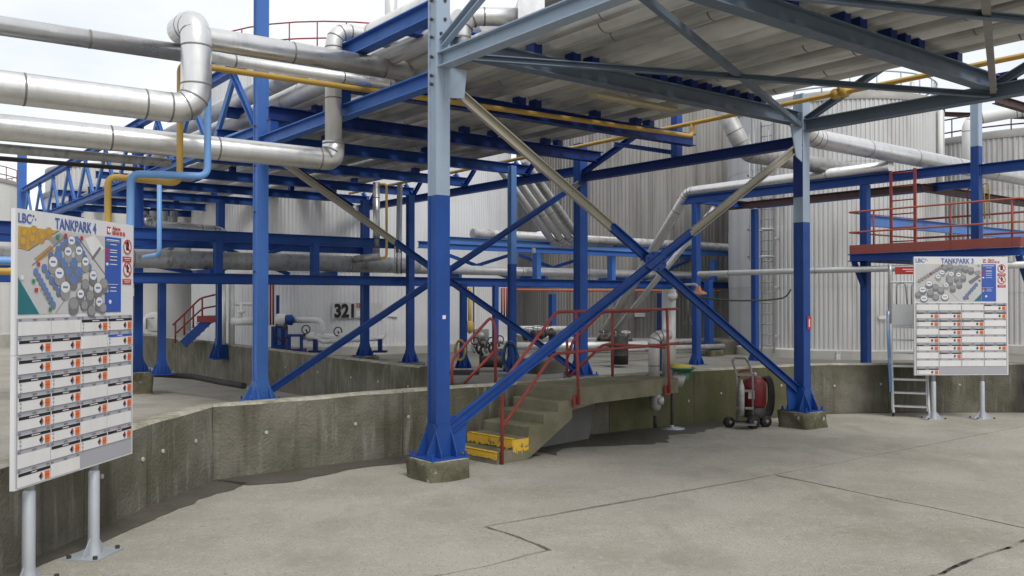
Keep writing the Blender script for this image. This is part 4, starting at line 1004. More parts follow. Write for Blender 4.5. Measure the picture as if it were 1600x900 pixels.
# ================================================================ NOTICE BOARDS
def notice_board(label, L, Rr, z0, z1, title, rows, themap, poles, split):
    L, Rr = Vector((*L, 0)), Vector((*Rr, 0)); W_ = (Rr - L).length; Hh = z1 - z0
    d = (Rr - L).normalized(); rz = math.atan2(d.y, d.x)
    T = Thing('notice_board', label, 'notice board', ((L + Rr) / 2), rz)
    x0 = -W_ / 2
    X, Y, Z = Vector((1, 0, 0)), Vector((0, 1, 0)), UP
    u = lambda f: x0 + f * W_
    v = lambda f: z1 - f * Hh
    def rect(ua, va, ub, vb, y=-.0, t=.003):
        return MB().box(((u(ua) + u(ub)) / 2, y - t / 2, (v(va) + v(vb)) / 2), (abs(u(ub) - u(ua)), t, abs(v(vb) - v(va))))
    sp = split
    T.lpart('panel', MB().box((0, .014, (v(0) + v(sp)) / 2), (W_, .028, v(0) - v(sp) - .004)), 'panel')
    T.lpart('panel', MB().box((0, .014, (v(sp) + v(1)) / 2), (W_, .028, v(sp) - v(1) - .004)), 'panel')
    T.lpart('card_field', rect(.012, .392, .988, sp - .004), 'pgrey')
    T.lpart('card_field', rect(.012, sp + .004, .988, .992), 'pgrey')
    def ltext(s, size, ux, vz, m, name, wmax=None, center=False, bold=.02):
        t = text_on(s, size, (u(ux), -.0035, v(vz)), X, Z, wmax, center, bold); T.lpart(name, t, m)
    ltext('TANKPARK ' + title, .060 * Hh, .46, .058, 'txt', 'title', .345 * W_, True, .012)
    ltext('LBC', .048 * Hh, .018, .050, 'txt', 'logo', .092 * W_, False, .008)
    T.lpart('logo_mark', MB().disc((u(.125), -.001, v(.022)), .006 * W_, .006 * W_, X, Z, -Y * .003, 8).disc((u(.140), -.001, v(.033)), .005 * W_, .005 * W_, X, Z, -Y * .003, 8, 1).disc((u(.118), -.001, v(.036)), .004 * W_, .004 * W_, X, Z, -Y * .003, 8, 1), ['green', 'mapb'])
    T.lpart('alarm_mark', rect(.735, .022, .768, .052), 'signred')
    T.lpart('alarm_handset', MB().tube([(u(.741), -.006, v(.030)), (u(.743), -.006, v(.044)), (u(.751), -.006, v(.047)), (u(.760), -.006, v(.044)), (u(.762), -.006, v(.030))], .004 * W_, 6), 'card')
    ltext('Alarm', .024 * Hh, .785, .034, 'signred', 'alarm_text', None, False, 0)
    ltext('03/543 05 05', .024 * Hh, .785, .054, 'signred', 'alarm_text', .125 * W_, False, 0)
    # the printed site map
    mu0, mv0, mu1, mv1 = .018, .064, .715, .378
    mats = ['mapbg', 'mapd', 'mapm', 'mapb', 'card', 'gold', 'brownp', 'teal', 'signred', 'green', 'black', 'pyel']
    mm = MB()
    mw, mh_ = (mu1 - mu0) * W_, (mv1 - mv0) * Hh
    def mp_(x, y): return Vector((u(mu0) + x * mw, 0, v(mv0) - y * mh_))
    lay = [0]
    def nexty(): lay[0] += 1; return -.002 - .00003 * lay[0]
    def poly(pts, mi):
        y = nexty(); mm.prism([mp_(*p) + Vector((0, y, 0)) for p in pts], (0, -.0004, 0), mi)
    def line(a, b, w, mi):
        dx, dy = b[0] - a[0], (b[1] - a[1]); k = math.hypot(dx, dy); ox, oy = -dy / k * w, dx / k * w
        poly([(a[0] + ox, a[1] + oy), (b[0] + ox, b[1] + oy), (b[0] - ox, b[1] - oy), (a[0] - ox, a[1] - oy)], mi)
    def ell(x, y, r, mi, sq=.8):
        yy = nexty(); mm.disc(mp_(x, y) + Vector((0, yy, 0)), r * mw, r * mw * sq, X, Z, (0, -.0004, 0), 14, mi)
    def silo(x, y, r, top, body, h):
        k = mh_ / mw
        ell(x, y + h, r, body); poly([(x - r, y), (x + r, y), (x + r, y + h), (x - r, y + h)], body)
        ell(x, y, r, 1); ell(x, y, r * .90, top)
        if top == 4: poly([(x - r * .5, y - .012), (x + r * .5, y - .012), (x + r * .5, y + .014), (x - r * .5, y + .014)], 3)
    poly([(0, 0), (1, 0), (1, 1), (0, 1)], 0)
    themap(poly, line, ell, silo)
    T.lpart('site_map', mm, mats)
    # legend strip and prohibition signs
    T.lpart('legend_strip', rect(.718, .064, .872, .378), 'signblue')
    lg = MB()
    r_ = random.Random(5)
    for i, (vv, mi) in enumerate([(.095, 1), (.118, 2), (.128, 2), (.145, 2), (.160, 2), (.178, 0), (.275, 3), (.290, 4)]):
        lg.box((u(.735), -.0045, v(vv)), (.020 * W_, .002, .011 * Hh), mi=mi)
        lg.box((u(.755 + .04), -.0045, v(vv)), ((.05 + .02 * r_.random()) * W_, .002, .0035 * Hh), mi=0)
    lg.box((u(.79), -.0045, v(.076)), (.12 * W_, .002, .004 * Hh), mi=0); lg.box((u(.79), -.0045, v(.082)), (.135 * W_, .002, .0015 * Hh), mi=0)
    lg.box((u(.78), -.0045, v(.262)), (.12 * W_, .002, .002 * Hh), mi=0); lg.disc((u(.765), -.0035, v(.335)), .012 * W_, .009 * Hh, X, Z, (0, -.002, 0), 10, 0)
    tag(T.lpart('legend_print', lg, ['card', 'green', 'signred', 'oran', 'pyel']), kind='stuff')
    for vv, hand in ((.098, True), (.195, False)):
        cx_, cz_ = u(.932), v(vv)
        o = T.lpart('prohibition_sign', MB().disc((cx_, -.001, cz_), .043 * W_, .043 * W_, X, Z, (0, -.003, 0), 24), 'card')
        T.lpart('figure', (MB().box((cx_, -.006, cz_), (.012 * W_, .002, .035 * W_)).box((cx_ + .008 * W_, -.006, cz_ + .005 * W_), (.016 * W_, .002, .012 * W_), (Vector((.8, 0, .6)), Y, Vector((-.6, 0, .8)))).disc((cx_, -.005, cz_ + .022 * W_), .007 * W_, .007 * W_, X, Z, (0, -.002, 0), 8))
                if not hand else MB().box((cx_, -.006, cz_ - .006 * W_), (.026 * W_, .002, .026 * W_)).box((cx_ - .009 * W_, -.0062, cz_ + .014 * W_), (.005 * W_, .002, .03 * W_)).box((cx_ - .002 * W_, -.0062, cz_ + .017 * W_), (.005 * W_, .002, .034 * W_)).box((cx_ + .005 * W_, -.0062, cz_ + .015 * W_), (.005 * W_, .002, .03 * W_)).box((cx_ + .012 * W_, -.0062, cz_ + .011 * W_), (.005 * W_, .002, .026 * W_)), 'black', o)
        ring = MB(); seg = 28; vs = []
        for k in range(seg):
            a = 2 * math.pi * k / seg
            for rr, yy in ((.042, -.004), (.036, -.004), (.036, -.0075), (.042, -.0075)):
                vs.append((cx_ + rr * W_ * math.cos(a), yy, cz_ + rr * W_ * math.sin(a)))
        ring.add(vs, [(4 * k + i, 4 * k + (i + 1) % 4, 4 * ((k + 1) % seg) + (i + 1) % 4, 4 * ((k + 1) % seg) + i) for k in range(seg) for i in range(4)])
        ring.box((cx_, -.0085, cz_), (.074 * W_, .002, .006 * W_), (Vector((.7, 0, -.714)), Y, Vector((.714, 0, .7))))
        T.lpart('ring', ring, 'signred', o)
        tb = T.lpart('caption_plate', rect(.889, vv + .043, .975, vv + .065, -.001), 'signred')
        T.lpart('caption', rect(.900, vv + .049, .964, vv + .052, -.004).box((u(.932), -.005, v(vv + .058)), (.05 * W_, .002, .002 * Hh)), 'card', tb)
    # the tank cards, four columns of nine
    cw, chh = .2305 * W_, .0485 * Hh
    cb = MB().box((0, -.003, 0), (cw, .006, chh)).mesh('tank_card', 'card')
    ts = MB().box((0, -.007, chh * .385), (cw, .002, chh * .23)).mesh('title_strip', 'black')
    tsb = MB().box((0, -.007, chh * .385), (cw, .002, chh * .23)).mesh('title_strip', 'signblue')
    tl_ = MB()
    tls = []
    for q_ in range(4):
        tl_ = MB(); n_ = 4 + q_
        x_ = -.026 * cw * n_ + (.05 * cw if q_ == 2 else 0)
        for k in range(n_):
            w_ = (.022, .034, .046)[(k * 2 + q_) % 3] * cw; tl_.box((x_ + w_ / 2, -.0085, chh * .385), (w_, .002, chh * .075)); x_ += w_ + .012 * cw
        tls.append(tl_.mesh('strip_lettering', 'card'))
    op = MB().box((cw * .40, -.0072, -chh * .135), (cw * .15, .002, chh * .62), mi=0).box((cw * .40, -.0085, -chh * .135), (cw * .15, .0015, .0015), mi=1).mesh('orange_plate', ['oran', 'black'])
    dm = MB(); q = chh * .155
    for (dx, dz, mi) in ((-.70, 0, 0), (0, .72, 1), (.72, 0, 2), (0, -.72, 3)):
        c = Vector((cw * .21 + dx * q, -.0062, -chh * .12 + dz * q * 1.2))
        dm.prism([c + X * -q * .98, c + Z * q * 1.15, c + X * q * .98, c - Z * q * 1.15], (0, -.002, 0), mi)
    dm = dm.mesh('hazard_diamond', ['black', 'signred', 'gold', 'mapb'])
    pg = MB()
    for dz in (.16, -.14, -.40):
        c = Vector((-cw * .44, -.0062, dz * chh - .06 * chh)); w = chh * (.11 if dz > -.3 else .06)
        pg.prism([c - X * w, c + Z * w, c + X * w, c - Z * w], (0, -.002, 0), 0); 
        if dz > -.3: pg.prism([c - X * w * .5, c + Z * w * .5, c + X * w * .5, c - Z * w * .5], (0, -.003, 0), 1)
    pg = pg.mesh('pictogram', ['mapd', 'card'])
    cap = MB()
    for x in (-.46, -.0, .44): cap.box((cw * x, -.0045, chh * .66), (cw * (.08 if x else .12), .002, chh * .085))
    cap = cap.mesh('row_caption', 'mapd')
    pitch = (.992 - .392) / len(rows)
    for i, row in enumerate(rows):
        for j, k in enumerate(row):
            if k == '.': continue
            c = (u(.0195 + .2405 * j + .1175), 0 - .003, v(.392 + pitch * (i + .56) + (.004 if .392 + pitch * i > split - .03 else 0)))
            o = link('tank_card', cb, T.o, c)
            link('row_caption', cap, o)
            if k != 'b':
                link('title_strip', tsb if k == 'B' else ts, o); link('strip_lettering', tls[(i * 3 + j * 5 + i * j) % 4], o)
                link('orange_plate', op, o); link('hazard_diamond', dm, o)
                if k in '+B': link('pictogram', pg, o)
    # standing poles
    for f, in poles:
        x = u(f); g = T.mw @ Vector((x, .06, 0)); zb = GZ(g.x, g.y) - T.o.location.z
        T.lpart('pole', MB().tube([(x, .06, zb + .55), (x, .06, z0 + Hh * .9)], .030, 14), 'galv')
        T.lpart('pole_sleeve', MB().lathe((x, .06, zb), [(.06, .012), (.052, .05), (.040, .12), (.039, .60), (.030, .615)], 16, True), 'galv')
        T.lpart('base_plate', MB().box((x, .06, zb + .006), (.34, .26, .012)), 'galv')
        for sx in (-1, 1):
            T.lpart('gusset', MB().prism([(x + sx * .04, .057, zb + .012), (x + sx * .14, .057, zb + .012), (x + sx * .04, .057, zb + .13)], (0, .008, 0)), 'galv')
            for sy in (-1, 1): T.lpart('anchor_bolt', MB().lathe((x + sx * .14, .06 + sy * .10, zb + .012), [(.016, 0), (.016, .022), (0, .024)], 6, False), 'dark')
        T.lpart('clamp', MB().box((x, .045, z0 + Hh * .25), (.09, .05, .04)), 'galv')
    return T
def map_four(poly, line, ell, silo):
    poly([(0, 0), (.42, 0), (.10, .26), (0, .24)], 5)
    line((.10, .27), (.43, 0), .008, 1); line((0, .25), (.10, .27), .006, 1)
    for x, y in ((.06, .06), (.16, .02), (.24, .08), (.05, .16), (.14, .12), (.32, .02)): silo(x, y, .035, 5, 6, .06)
    poly([(.16, .36), (.34, .18), (.38, .25), (.20, .40)], 6); poly([(.32, .12), (.44, .02), (.52, .08), (.38, .20)], 2)
    poly([(.74, .06), (.86, .0), (.99, .16), (.84, .28)], 4); poly([(.82, .30), (.93, .14), (.95, .17), (.84, .33)], 1)
    poly([(0, .58), (0, 1), (.22, 1)], 7)
    line((.14, .44), (.52, .04), .006, 1); line((.40, .99), (.80, .38), .005, 2); line((.64, .04), (1, .50), .007, 1); line((.22, .70), (.36, .96), .003, 2)
    for x, y in ((.27, .45), (.31, .52), (.35, .59), (.39, .65), (.43, .73), (.34, .30), (.42, .22), (.47, .17), (.51, .11)): silo(x, y, .030, 3, 1, .035)
    for k in range(8): silo(.18 + .027 * k, .50 + .055 * k, .026, 3, 1, .03)
    for k in range(7): silo(.63 + .027 * k, .08 + .055 * k, .028, 3, 1, .03)
    for x, y in ((.42, .29), (.49, .38), (.60, .37), (.54, .48), (.66, .48), (.60, .58)): silo(x, y, .045, 3, 1, .08)
    for x, y, r in ((.57, .10, .045), (.53, .24, .045), (.66, .22, .045), (.36, .38, .052), (.74, .35, .045), (.43, .51, .055), (.50, .68, .058)): silo(x, y, r, 4, 2, .08)
    for x, y, r, t in ((.84, .52, .05, 4), (.98, .62, .05, 2), (.74, .64, .05, 2), (.90, .68, .055, 4), (.68, .76, .045, 4), (.80, .78, .05, 2), (.60, .88, .058, 2), (.92, .86, .05, 4), (.73, .90, .045, 2), (.82, .97, .05, 2), (.97, .94, .045, 2)): silo(x, y, r, t, 1, .07 if y < .9 else .02)
    for x, y, m in ((.50, .05, 8), (.69, .06, 8), (.20, .42, 8), (.18, .72, 8), (.41, .08, 9), (.15, .62, 9), (.33, .95, 9), (.03, .58, 4)): poly([(x - .016, y - .024), (x + .016, y - .024), (x + .016, y + .024), (x - .016, y + .024)], m)
def map_three(poly, line, ell, silo):
    poly([(.88, 1), (1, .78), (1, 1)], 7); line((0, .52), (.46, .02), .006, 1); line((0, .60), (.40, .10), .005, 2); line((.28, .36), (.66, .99), .005, 2)
    for k in range(9): silo(.05 + .045 * k, .44 - .05 * k, .026, 2, 1, .03)
    for x, y in ((.44, .08), (.52, .04), (.60, .10), (.68, .08), (.76, .10), (.84, .14), (.56, .20), (.66, .22), (.50, .34), (.62, .36), (.72, .34), (.52, .44), (.66, .52), (.56, .62)): silo(x, y, .045, 2, 1, .09)
    for x, y in ((.40, .22), (.54, .26), (.65, .28), (.34, .33), (.46, .56)): silo(x, y, .042, 4, 2, .07)
    for x, y, r, t in ((.20, .52, .055, 4), (.30, .60, .05, 2), (.10, .68, .058, 4), (.22, .76, .052, 2), (.38, .68, .05, 2), (.12, .92, .058, 4), (.30, .88, .052, 2), (.44, .88, .058, 4), (.03, .80, .04, 2)): silo(x, y, r, t, 1, .07 if y < .85 else .03)
    for k in range(6): silo(.92 - .035 * k, .54 + .07 * k, .026, 3, 1, .03)
    poly([(.80, .46), (.96, .28), (.99, .34), (.84, .54)], 1); poly([(.88, .20), (.98, .16), (.99, .26), (.92, .30)], 2)
    for x, y, m in ((.23, .26, 8), (.97, .44, 8), (.79, .92, 8), (.40, .04, 8), (.96, .04, 2)): poly([(x - .014, y - .022), (x + .014, y - .022), (x + .014, y + .022), (x - .014, y + .022)], m)
notice_board('large notice board reading TANKPARK 4 standing close by on the left', (-3.09, 5.45), (-2.93, 6.78), .70, 2.465, '4',
             ['bb++', 'ccbB', 'cc++', '+++b', '++bc', 'c+cc', '++bb', 'bc+c', 'cb..'], map_four, ((.17,), (.70,)), .523)
notice_board('notice board reading TANKPARK 3 beside the rolling ladder at the right', (6.49, 14.15), (8.06, 14.25), .655, 2.575, '3',
             ['bbbc', 'ccbc', '+++b', 'bccb', 'ccbb', '+ccc', 'b+bb', 'bbbb', '+...'], map_three, ((.22,), (.74,)), .60)

# ================================================================ SMALL THINGS ON THE YARD
# ---- rolling ladder
gl = G(1424, 652)
RL = Thing('rolling_ladder', 'aluminium rolling ladder with a red plate on top, half hidden by the notice board', 'ladder', gl, R(-20))
def lp(x, y, z): return Vector((x, y, z))
hw = .27
for s in (-1, 1):
    RL.lpart('stile', MB().bar(lp(s * hw, 0, .06), lp(s * hw, .62, 1.52), .07, .028, Vector((0, -1, .3))), 'alul')
    RL.lpart('rear_leg', MB().bar(lp(s * hw, 1.05 if s > 9 else .30, .07), lp(s * hw, .70, 1.50), .05, .03, Vector((0, -1, 0))), 'alul')
    RL.lpart('guard_tube', MB().tube([lp(s * hw, .60, 1.5), lp(s * hw, .62, 2.52), lp(s * hw, 1.0, 2.56), lp(s * hw, 1.05, 1.5)], .019, 10, .1), 'alul')
    RL.lpart('hand_loop', MB().tube([lp(s * .12 - .05, .70, 1.86), lp(s * .12 - .05, .68, 2.22), lp(s * .12 + .09, .68, 2.24), lp(s * .12 + .12, .70, 1.86)], .014, 8, .08), 'alul')
    wh = RL.lpart('castor', MB().lathe(lp(s * hw, .02, .045), [(0, -.014), (.045, -.014), (.045, .014), (0, .014)], 14, False, Vector((1, 0, 0))), 'rubber')
    RL.lpart('castor_fork', MB().box(lp(s * hw, .02, .085), (.045, .04, .05)), 'galv', wh)
for i in range(7):
    z = .17 + .215 * i; y = .62 * (z - .06) / 1.46
    RL.lpart('step', MB().box(lp(0, y + .05, z), (2 * hw - .03, .15, .028)), 'alul')
RL.lpart('front_panel', MB().box(lp(0, .615, 1.68), (2 * hw, .012, .36)), 'alul')
RL.lpart('platform', MB().box(lp(0, .85, 1.50), (2 * hw, .46, .03)), 'alul')
RL.lpart('top_rail', MB().tube([lp(-hw, .62, 2.20), lp(-hw, .60, 2.24), lp(hw, .60, 2.24), lp(hw, .62, 2.20)], .017, 8, .05), 'alul')
RL.lpart('blue_rail', MB().tube([lp(-hw - .035, .10, .40), lp(-hw - .05, .40, 1.15), lp(-hw - .05, .60, 1.75)], .022, 8), 'skyblue')
RL.lpart('grab_rail', MB().tube([lp(-hw - .035, .25, .85), lp(-hw - .05, .42, 1.12), lp(-hw - .05, .52, 1.62), lp(-hw - .03, .56, 1.74)], .013, 8, .08), 'alul')
np_ = RL.lpart('name_plate', MB().box(lp(.02, .595, 2.44), (.44, .012, .13)), 'signred')
RL.lpart('plate_lettering', MB().box(lp(.03, .588, 2.46), (.22, .003, .016)).box(lp(.04, .588, 2.425), (.14, .003, .014)), 'card', np_)

# ---- red hose trolley
gt = G(1164, 669)
HT = Thing('hose_trolley', 'hand trolley carrying a red tank and a coil of black hose by the mossy wall', 'trolley', gt, R(-12))
for s in (-1, 1):
    HT.lpart('upright', MB().tube([lp(s * .115, .02, .10), lp(s * .115, .0, .78), lp(s * .115 - .06, .14, 1.0)], .017, 10, .1), 'frame')
HT.lpart('handle', MB().tube([lp(-.115 - .06, .14, .98), lp(-.15, .17, 1.045), lp(.03, .17, 1.045), lp(.055, .14, .98)], .019, 10, .06), 'frame')
for z in (.30, .56, .80): HT.lpart('crossbar', MB().box(lp(0, .005, z), (.24, .02, .035)), 'frame')
HT.lpart('gas_bottle', MB().lathe(lp(-.05, -.05, .20), [(0, 0), (.04, 0), (.045, .4), (.03, .47), (.012, .5), (.012, .53)], 12), 'aluold')
HT.lpart('toe_plate', MB().box(lp(0, -.08, .075), (.30, .24, .014)), 'frame')
HT.lpart('tank_body', MB().lathe(lp(.15, .22, .28), [(0, 0), (.13, .01), (.172, .05), (.176, .34), (.16, .42), (.10, .475), (.05, .49), (.045, .54), (0, .54)], 24), 'bottle')
HT.lpart('label_plate', MB().box(lp(.10, .062, .50), (.09, .02, .13), (Vector((.96, -.28, 0)), Vector((.28, .96, 0)), UP)), 'card')
HT.lpart('gauge', MB().lathe(lp(.15, .10, .80), [(.035, 0), (.035, .025), (0, .03)], 12, True, Vector((0, -1, 0))), 'galv')
HT.lpart('tank_handle', MB().tube([lp(-.08, .2, .74), lp(-.06, .2, .85), lp(.13, .2, .86), lp(.18, .2, .76)], .017, 8, .07), 'red')
HT.lpart('skirt', MB().lathe(lp(.15, .22, .14), [(.15, 0), (.17, .02), (.17, .15), (.15, .16)], 18), 'dark')
for x, y, r in ((-.23, .06, .08), (.12, -.02, .098), (.31, .20, .09)):
    w = HT.lpart('wheel', MB().lathe(lp(x, y, r - .004), [(0, -.035), (r * .55, -.035), (r * .62, -.045), (r * .93, -.045), (r, -.03), (r, .03), (r * .93, .045), (0, .045)], 22, True, Vector((.55, -.83, 0)).normalized()), 'rubber')
    HT.lpart('hub', MB().lathe(lp(x, y, r - .004), [(0, -.0), (.03, 0), (.03, .056), (0, .060)], 12, True, Vector((.55, -.83, 0)).normalized()), 'frame', w)
HT.lpart('axle', MB().tube([lp(-.23, .06, .085), lp(.13, -.02, .11)], .014, 8), 'dark')
for i in range(4):
    c = lp(.29 + .025 * i, .20 + .05 * i, .50 - .02 * i)
    HT.lpart('hose_loop', MB().tube([c + Vector((.085 * math.cos(2 * math.pi * k / 22), .05 * math.cos(2 * math.pi * k / 22), (.25 + .02 * i) * math.sin(2 * math.pi * k / 22))) for k in range(22)], .019, 8, closed=True), 'rubber')

# ---- emergency shower with eyewash, and the clad pipes beside it
YS = 13.15
def PS(x, y, d=0): return P(x, y, YS + d)
es = Thing('emergency_shower', 'emergency shower with an orange head and a green eyewash bowl', 'shower', G(1050, 670))
es.part('riser', MB().tube([PS(1045, 606), PS(1045, 452)], .105, 18), 'aluw')
es.part('riser_foot', MB().lathe(PS(1045, 614), [(.05, 0), (.10, .06), (.105, .09)], 16), 'aluw')
es.part('stand_pole', MB().tube([G(1050, 670), PS(1050, 610)], .022, 10), 'dark')
es.part('base_disc', MB().lathe(G(1050, 670), [(.19, 0), (.19, .012), (.03, .03), (.03, .06)], 20), 'galv')
es.part('supply_arm', MB().tube([PS(1045, 456), PS(1062, 445), PS(1088, 444, -.1), PS(1091, 452, -.1)], .020, 10, .05), 'galv')
es.part('shower_head', MB().lathe(PS(1091, 460, -.1), [(0, .0), (.125, .0), (.12, .03), (.05, .055), (.035, .11), (.02, .13)], 20), 'shower')
es.part('pull_rod', MB().tube([PS(1075, 450), PS(1075, 488)], .006, 6), 'galv')
es.part('pull_handle', MB().tube([PS(1075, 487), PS(1069, 507), PS(1081, 507)], .007, 6, closed=True), 'galv')
es.part('bowl', MB().lathe(PS(1067, 582, -.15), [(0, 0), (.10, .0), (.16, .05), (.185, .06), (.185, .075), (.15, .075)], 22), 'eyeg')
es.part('bowl_lid', MB().lathe(PS(1064, 575, -.15), [(.15, 0), (.155, .03), (.12, .05), (0, .055)], 20), 'eyey')
es.part('drain', MB().lathe(PS(1060, 605, -.12), [(.04, 0), (.07, .03), (.12, .16), (.05, .2)], 14), 'aluold')
es.part('tag', MB().box(PS(1074, 588, -.34), (.045, .01, .07)), 'eyeg')
es.part('tee_cap', MB().lathe(PS(1050, 462, -.08), [(.07, 0), (.075, .06), (.04, .09), (0, .09)], 14, True, Vector((0, -1, 0))), 'aluw')
pipe('clad pipe looping from the bund floor into the emergency shower riser', [P(1022, 605, 13.0), P(1022, 526, 13.0), P(1046, 523, 13.1)], .085, 'aluw', .11, .8)
stub = Thing('valve_jacket', 'lumpy clad valve poking from the wall under the landing', 'valve', P(1024, 630, 12.9))
stub.part('jacket', MB().lathe(P(1024, 640, 12.9), [(.03, -.02), (.07, 0), (.085, .06), (.09, .2), (.06, .23)], 14), 'aluold')
stub.part('outlet', MB().tube([P(1024, 650, 12.9), P(1024, 668, 12.9)], .03, 10), 'dark')
stub.part('side_cap', MB().lathe(P(1030, 626, 12.85), [(.06, 0), (.06, .06), (0, .07)], 12, True, Vector((1, -.4, 0)).normalized()), 'aluold')
one('cable', MB().tube([P(1072, 461, 13.2), P(1110, 467, 13.2), P(1150, 470, 13.3), P(1200, 469, 13.3), P(1228, 465, 13.3), P(1236, 452, 13.3)], .013, 8, .1), 'dark', 'dark cable sagging between the shower and the two tone column', 'cable', P(1150, 470, 13.3))
one('blue_standpipe', MB().bar(P(1033, 592, 13.6), P(1033, 458, 13.6), .09, .10, VA), 'navy', 'blue post right behind the clad loop of the emergency shower', 'post', P(1033, 592, 13.6))

# ---- far steps with red rails
fs = Thing('access_stair', 'small far stair with red rails and blue stringers', 'stair', P(290, 533, 22.5))
YF = 22.5
for dy in (0, .75):
    fs.part('stringer', MB().bar(P(286, 538, YF + dy), P(326, 500, YF + dy), .22, .04), 'blue')
    fs.part('handrail', MB().tube([P(270, 508, YF + dy), P(313, 466, YF + dy), P(338, 460, YF + dy + .2)], .025, 8, .1), 'red')
    fs.part('mid_rail', MB().tube([P(276, 520, YF + dy), P(316, 482, YF + dy), P(338, 478, YF + dy + .2)], .022, 8, .1), 'red')
    for k in range(4): fs.part('rail_post', MB().tube([P(274 + 14 * k, 536 - 12 * k, YF + dy), P(274 + 14 * k, 505 - 13.5 * k, YF + dy)], .025, 8), 'red')
fs.part('landing', MB().box(P(331, 498, YF + .4), (.46, .9, .16)), 'red')
for k in range(5): fs.part('tread', MB().box(P(292 + 7 * k, 531 - 6.6 * k, YF + .38), (.22, .7, .03)), 'galv')

# ---- blue pump with white pipes
YP = 22.6
def PP(x, y, d=0): return P(x, y, YP + d)
pw = Thing('pump', 'blue framed pump set with white pipes and black hand wheels', 'pump', PP(440, 551))
pw.part('frame', MB().box(PP(437, 528), (.36, .3, .60)), 'blue')
for k in range(3): pw.part('cover_panel', MB().box(PP(430 + 6.5 * k, 526, -.165), (.09, .03, .42)), 'bluef' if k == 1 else 'navy')
pw.part('oil_pot', MB().lathe(PP(446, 510, -.2), [(.04, -.1), (.05, -.08), (.05, .08), (0, .1)], 12), 'dark')
pw.part('hose', MB().tube([PP(433, 505, -.2), PP(428, 520, -.24), PP(440, 534, -.24), PP(455, 522, -.24)], .02, 8, .1), 'dark')
pw.part('skid', MB().box(PP(447, 548), (.95, .5, .10)), 'navy')
for x in (452, 471): pw.part('leg', MB().box(PP(x, 538, -.25), (.07, .07, .46)), 'blue')
pw.part('bracket', MB().box(PP(462, 524, -.25), (.42, .3, .06)), 'blue')
pw.part('gearbox', MB().lathe(PP(450, 500, -.1), [(.05, -.15), (.13, -.1), (.14, .1), (.05, .16)], 14, True, Vector((1, 0, 0))), 'blue')
pw.part('casing', MB().lathe(PP(440, 500, -.1), [(.02, -.18), (.16, -.12), (.17, .08), (.1, .14)], 16, True, Vector((1, 0, 0))), 'whitep')
pw.part('mast', MB().box(PP(434, 505, .1), (.07, .07, 1.45)), 'blue')
pw.part('discharge_pipe', MB().tube([PP(456, 500), PP(504, 500), PP(504, 527)], .075, 14, .22), 'whitep')
pw.part('suction_pipe', MB().tube([PP(470, 526), PP(484, 526), PP(516, 526), PP(530, 531), PP(545, 531)], .085, 14, .2), 'whitep')
pw.part('long_pipe', MB().tube([PP(478, 527, -.2), PP(494, 527, -.2), PP(503, 534, -.2), PP(596, 529, -.2), PP(600, 524, .3)], .055, 12, .15), 'whitep')
pw.part('valve_body', MB().lathe(PP(486, 526, -.1), [(.06, -.1), (.12, -.08), (.12, .08), (.06, .1)], 14, True, Vector((1, 0, 0))), 'whitep')
pw.part('valve_body', MB().lathe(PP(534, 527, -.1), [(.06, -.1), (.13, -.06), (.13, .08), (.06, .1)], 14, True, Vector((1, 0, 0))), 'whitep')
for x, y in ((478, 515), (528, 518)):
    w = pw.part('hand_wheel', MB().tube([PP(x, y, -.2) + Vector((.09 * math.cos(k * .4488), .06 * math.cos(k * .4488), .11 * math.sin(k * .4488))) for k in range(14)], .016, 6, closed=True), 'dark')
    pw.part('spindle', MB().tube([PP(x, y, -.2), PP(x + 4, y + 8, -.1)], .02, 6), 'dark', w)
for i in range(3):
    pipe('thin red fire pipe dropping beside the blue pump, %s from the left' % ORD[i], [PP(418 + 4.5 * i, 443), PP(418 + 4.5 * i, 508)], .026, 'red', .1, 0, seg=8, group='thin red pipes by the pump')
for x, y in ((493, 545), (594, 545)):
    one('pipe_saddle', MB().box(PP(x, y - 6, -.2), (.10, .16, .30)).box(PP(x, y + 4, -.2), (.34, .3, .05)), 'navy', 'blue pipe saddle under the white pump pipe, %s end' % ('left' if x < 550 else 'right'), 'stand', PP(x, y, -.2), 'pipe saddles')
pipe('white pipe with a small valve left of the faded blue column', [P(362, 502, 21.5), P(397, 502, 21.5)], .10, 'whitep', .1, 0)
pipe('tall white pipe right of the flared blue post', [P(362, 537, 21.8), P(362, 441, 21.8)], .075, 'whitep', .1, 0)
pipe('thin pale pipe standing left of the tall white pipe', [P(350, 538, 21.4), P(350, 441, 21.4)], .045, 'aluw', .1, 0)
pipe('thin white pipe above the small valve left of the faded blue column', [P(368, 475, 21.6), P(398, 475, 21.6)], .04, 'whitep', .1, 0)
one('valve', MB().tube([P(377, 475, 21.5), P(377, 498, 21.5)], .04, 10).lathe(P(377, 487, 21.45), [(.05, -.04), (.09, -.03), (.09, .03), (.05, .04)], 10), 'whitep', 'small white valve joining two white pipes', 'valve', P(377, 490, 21.5))

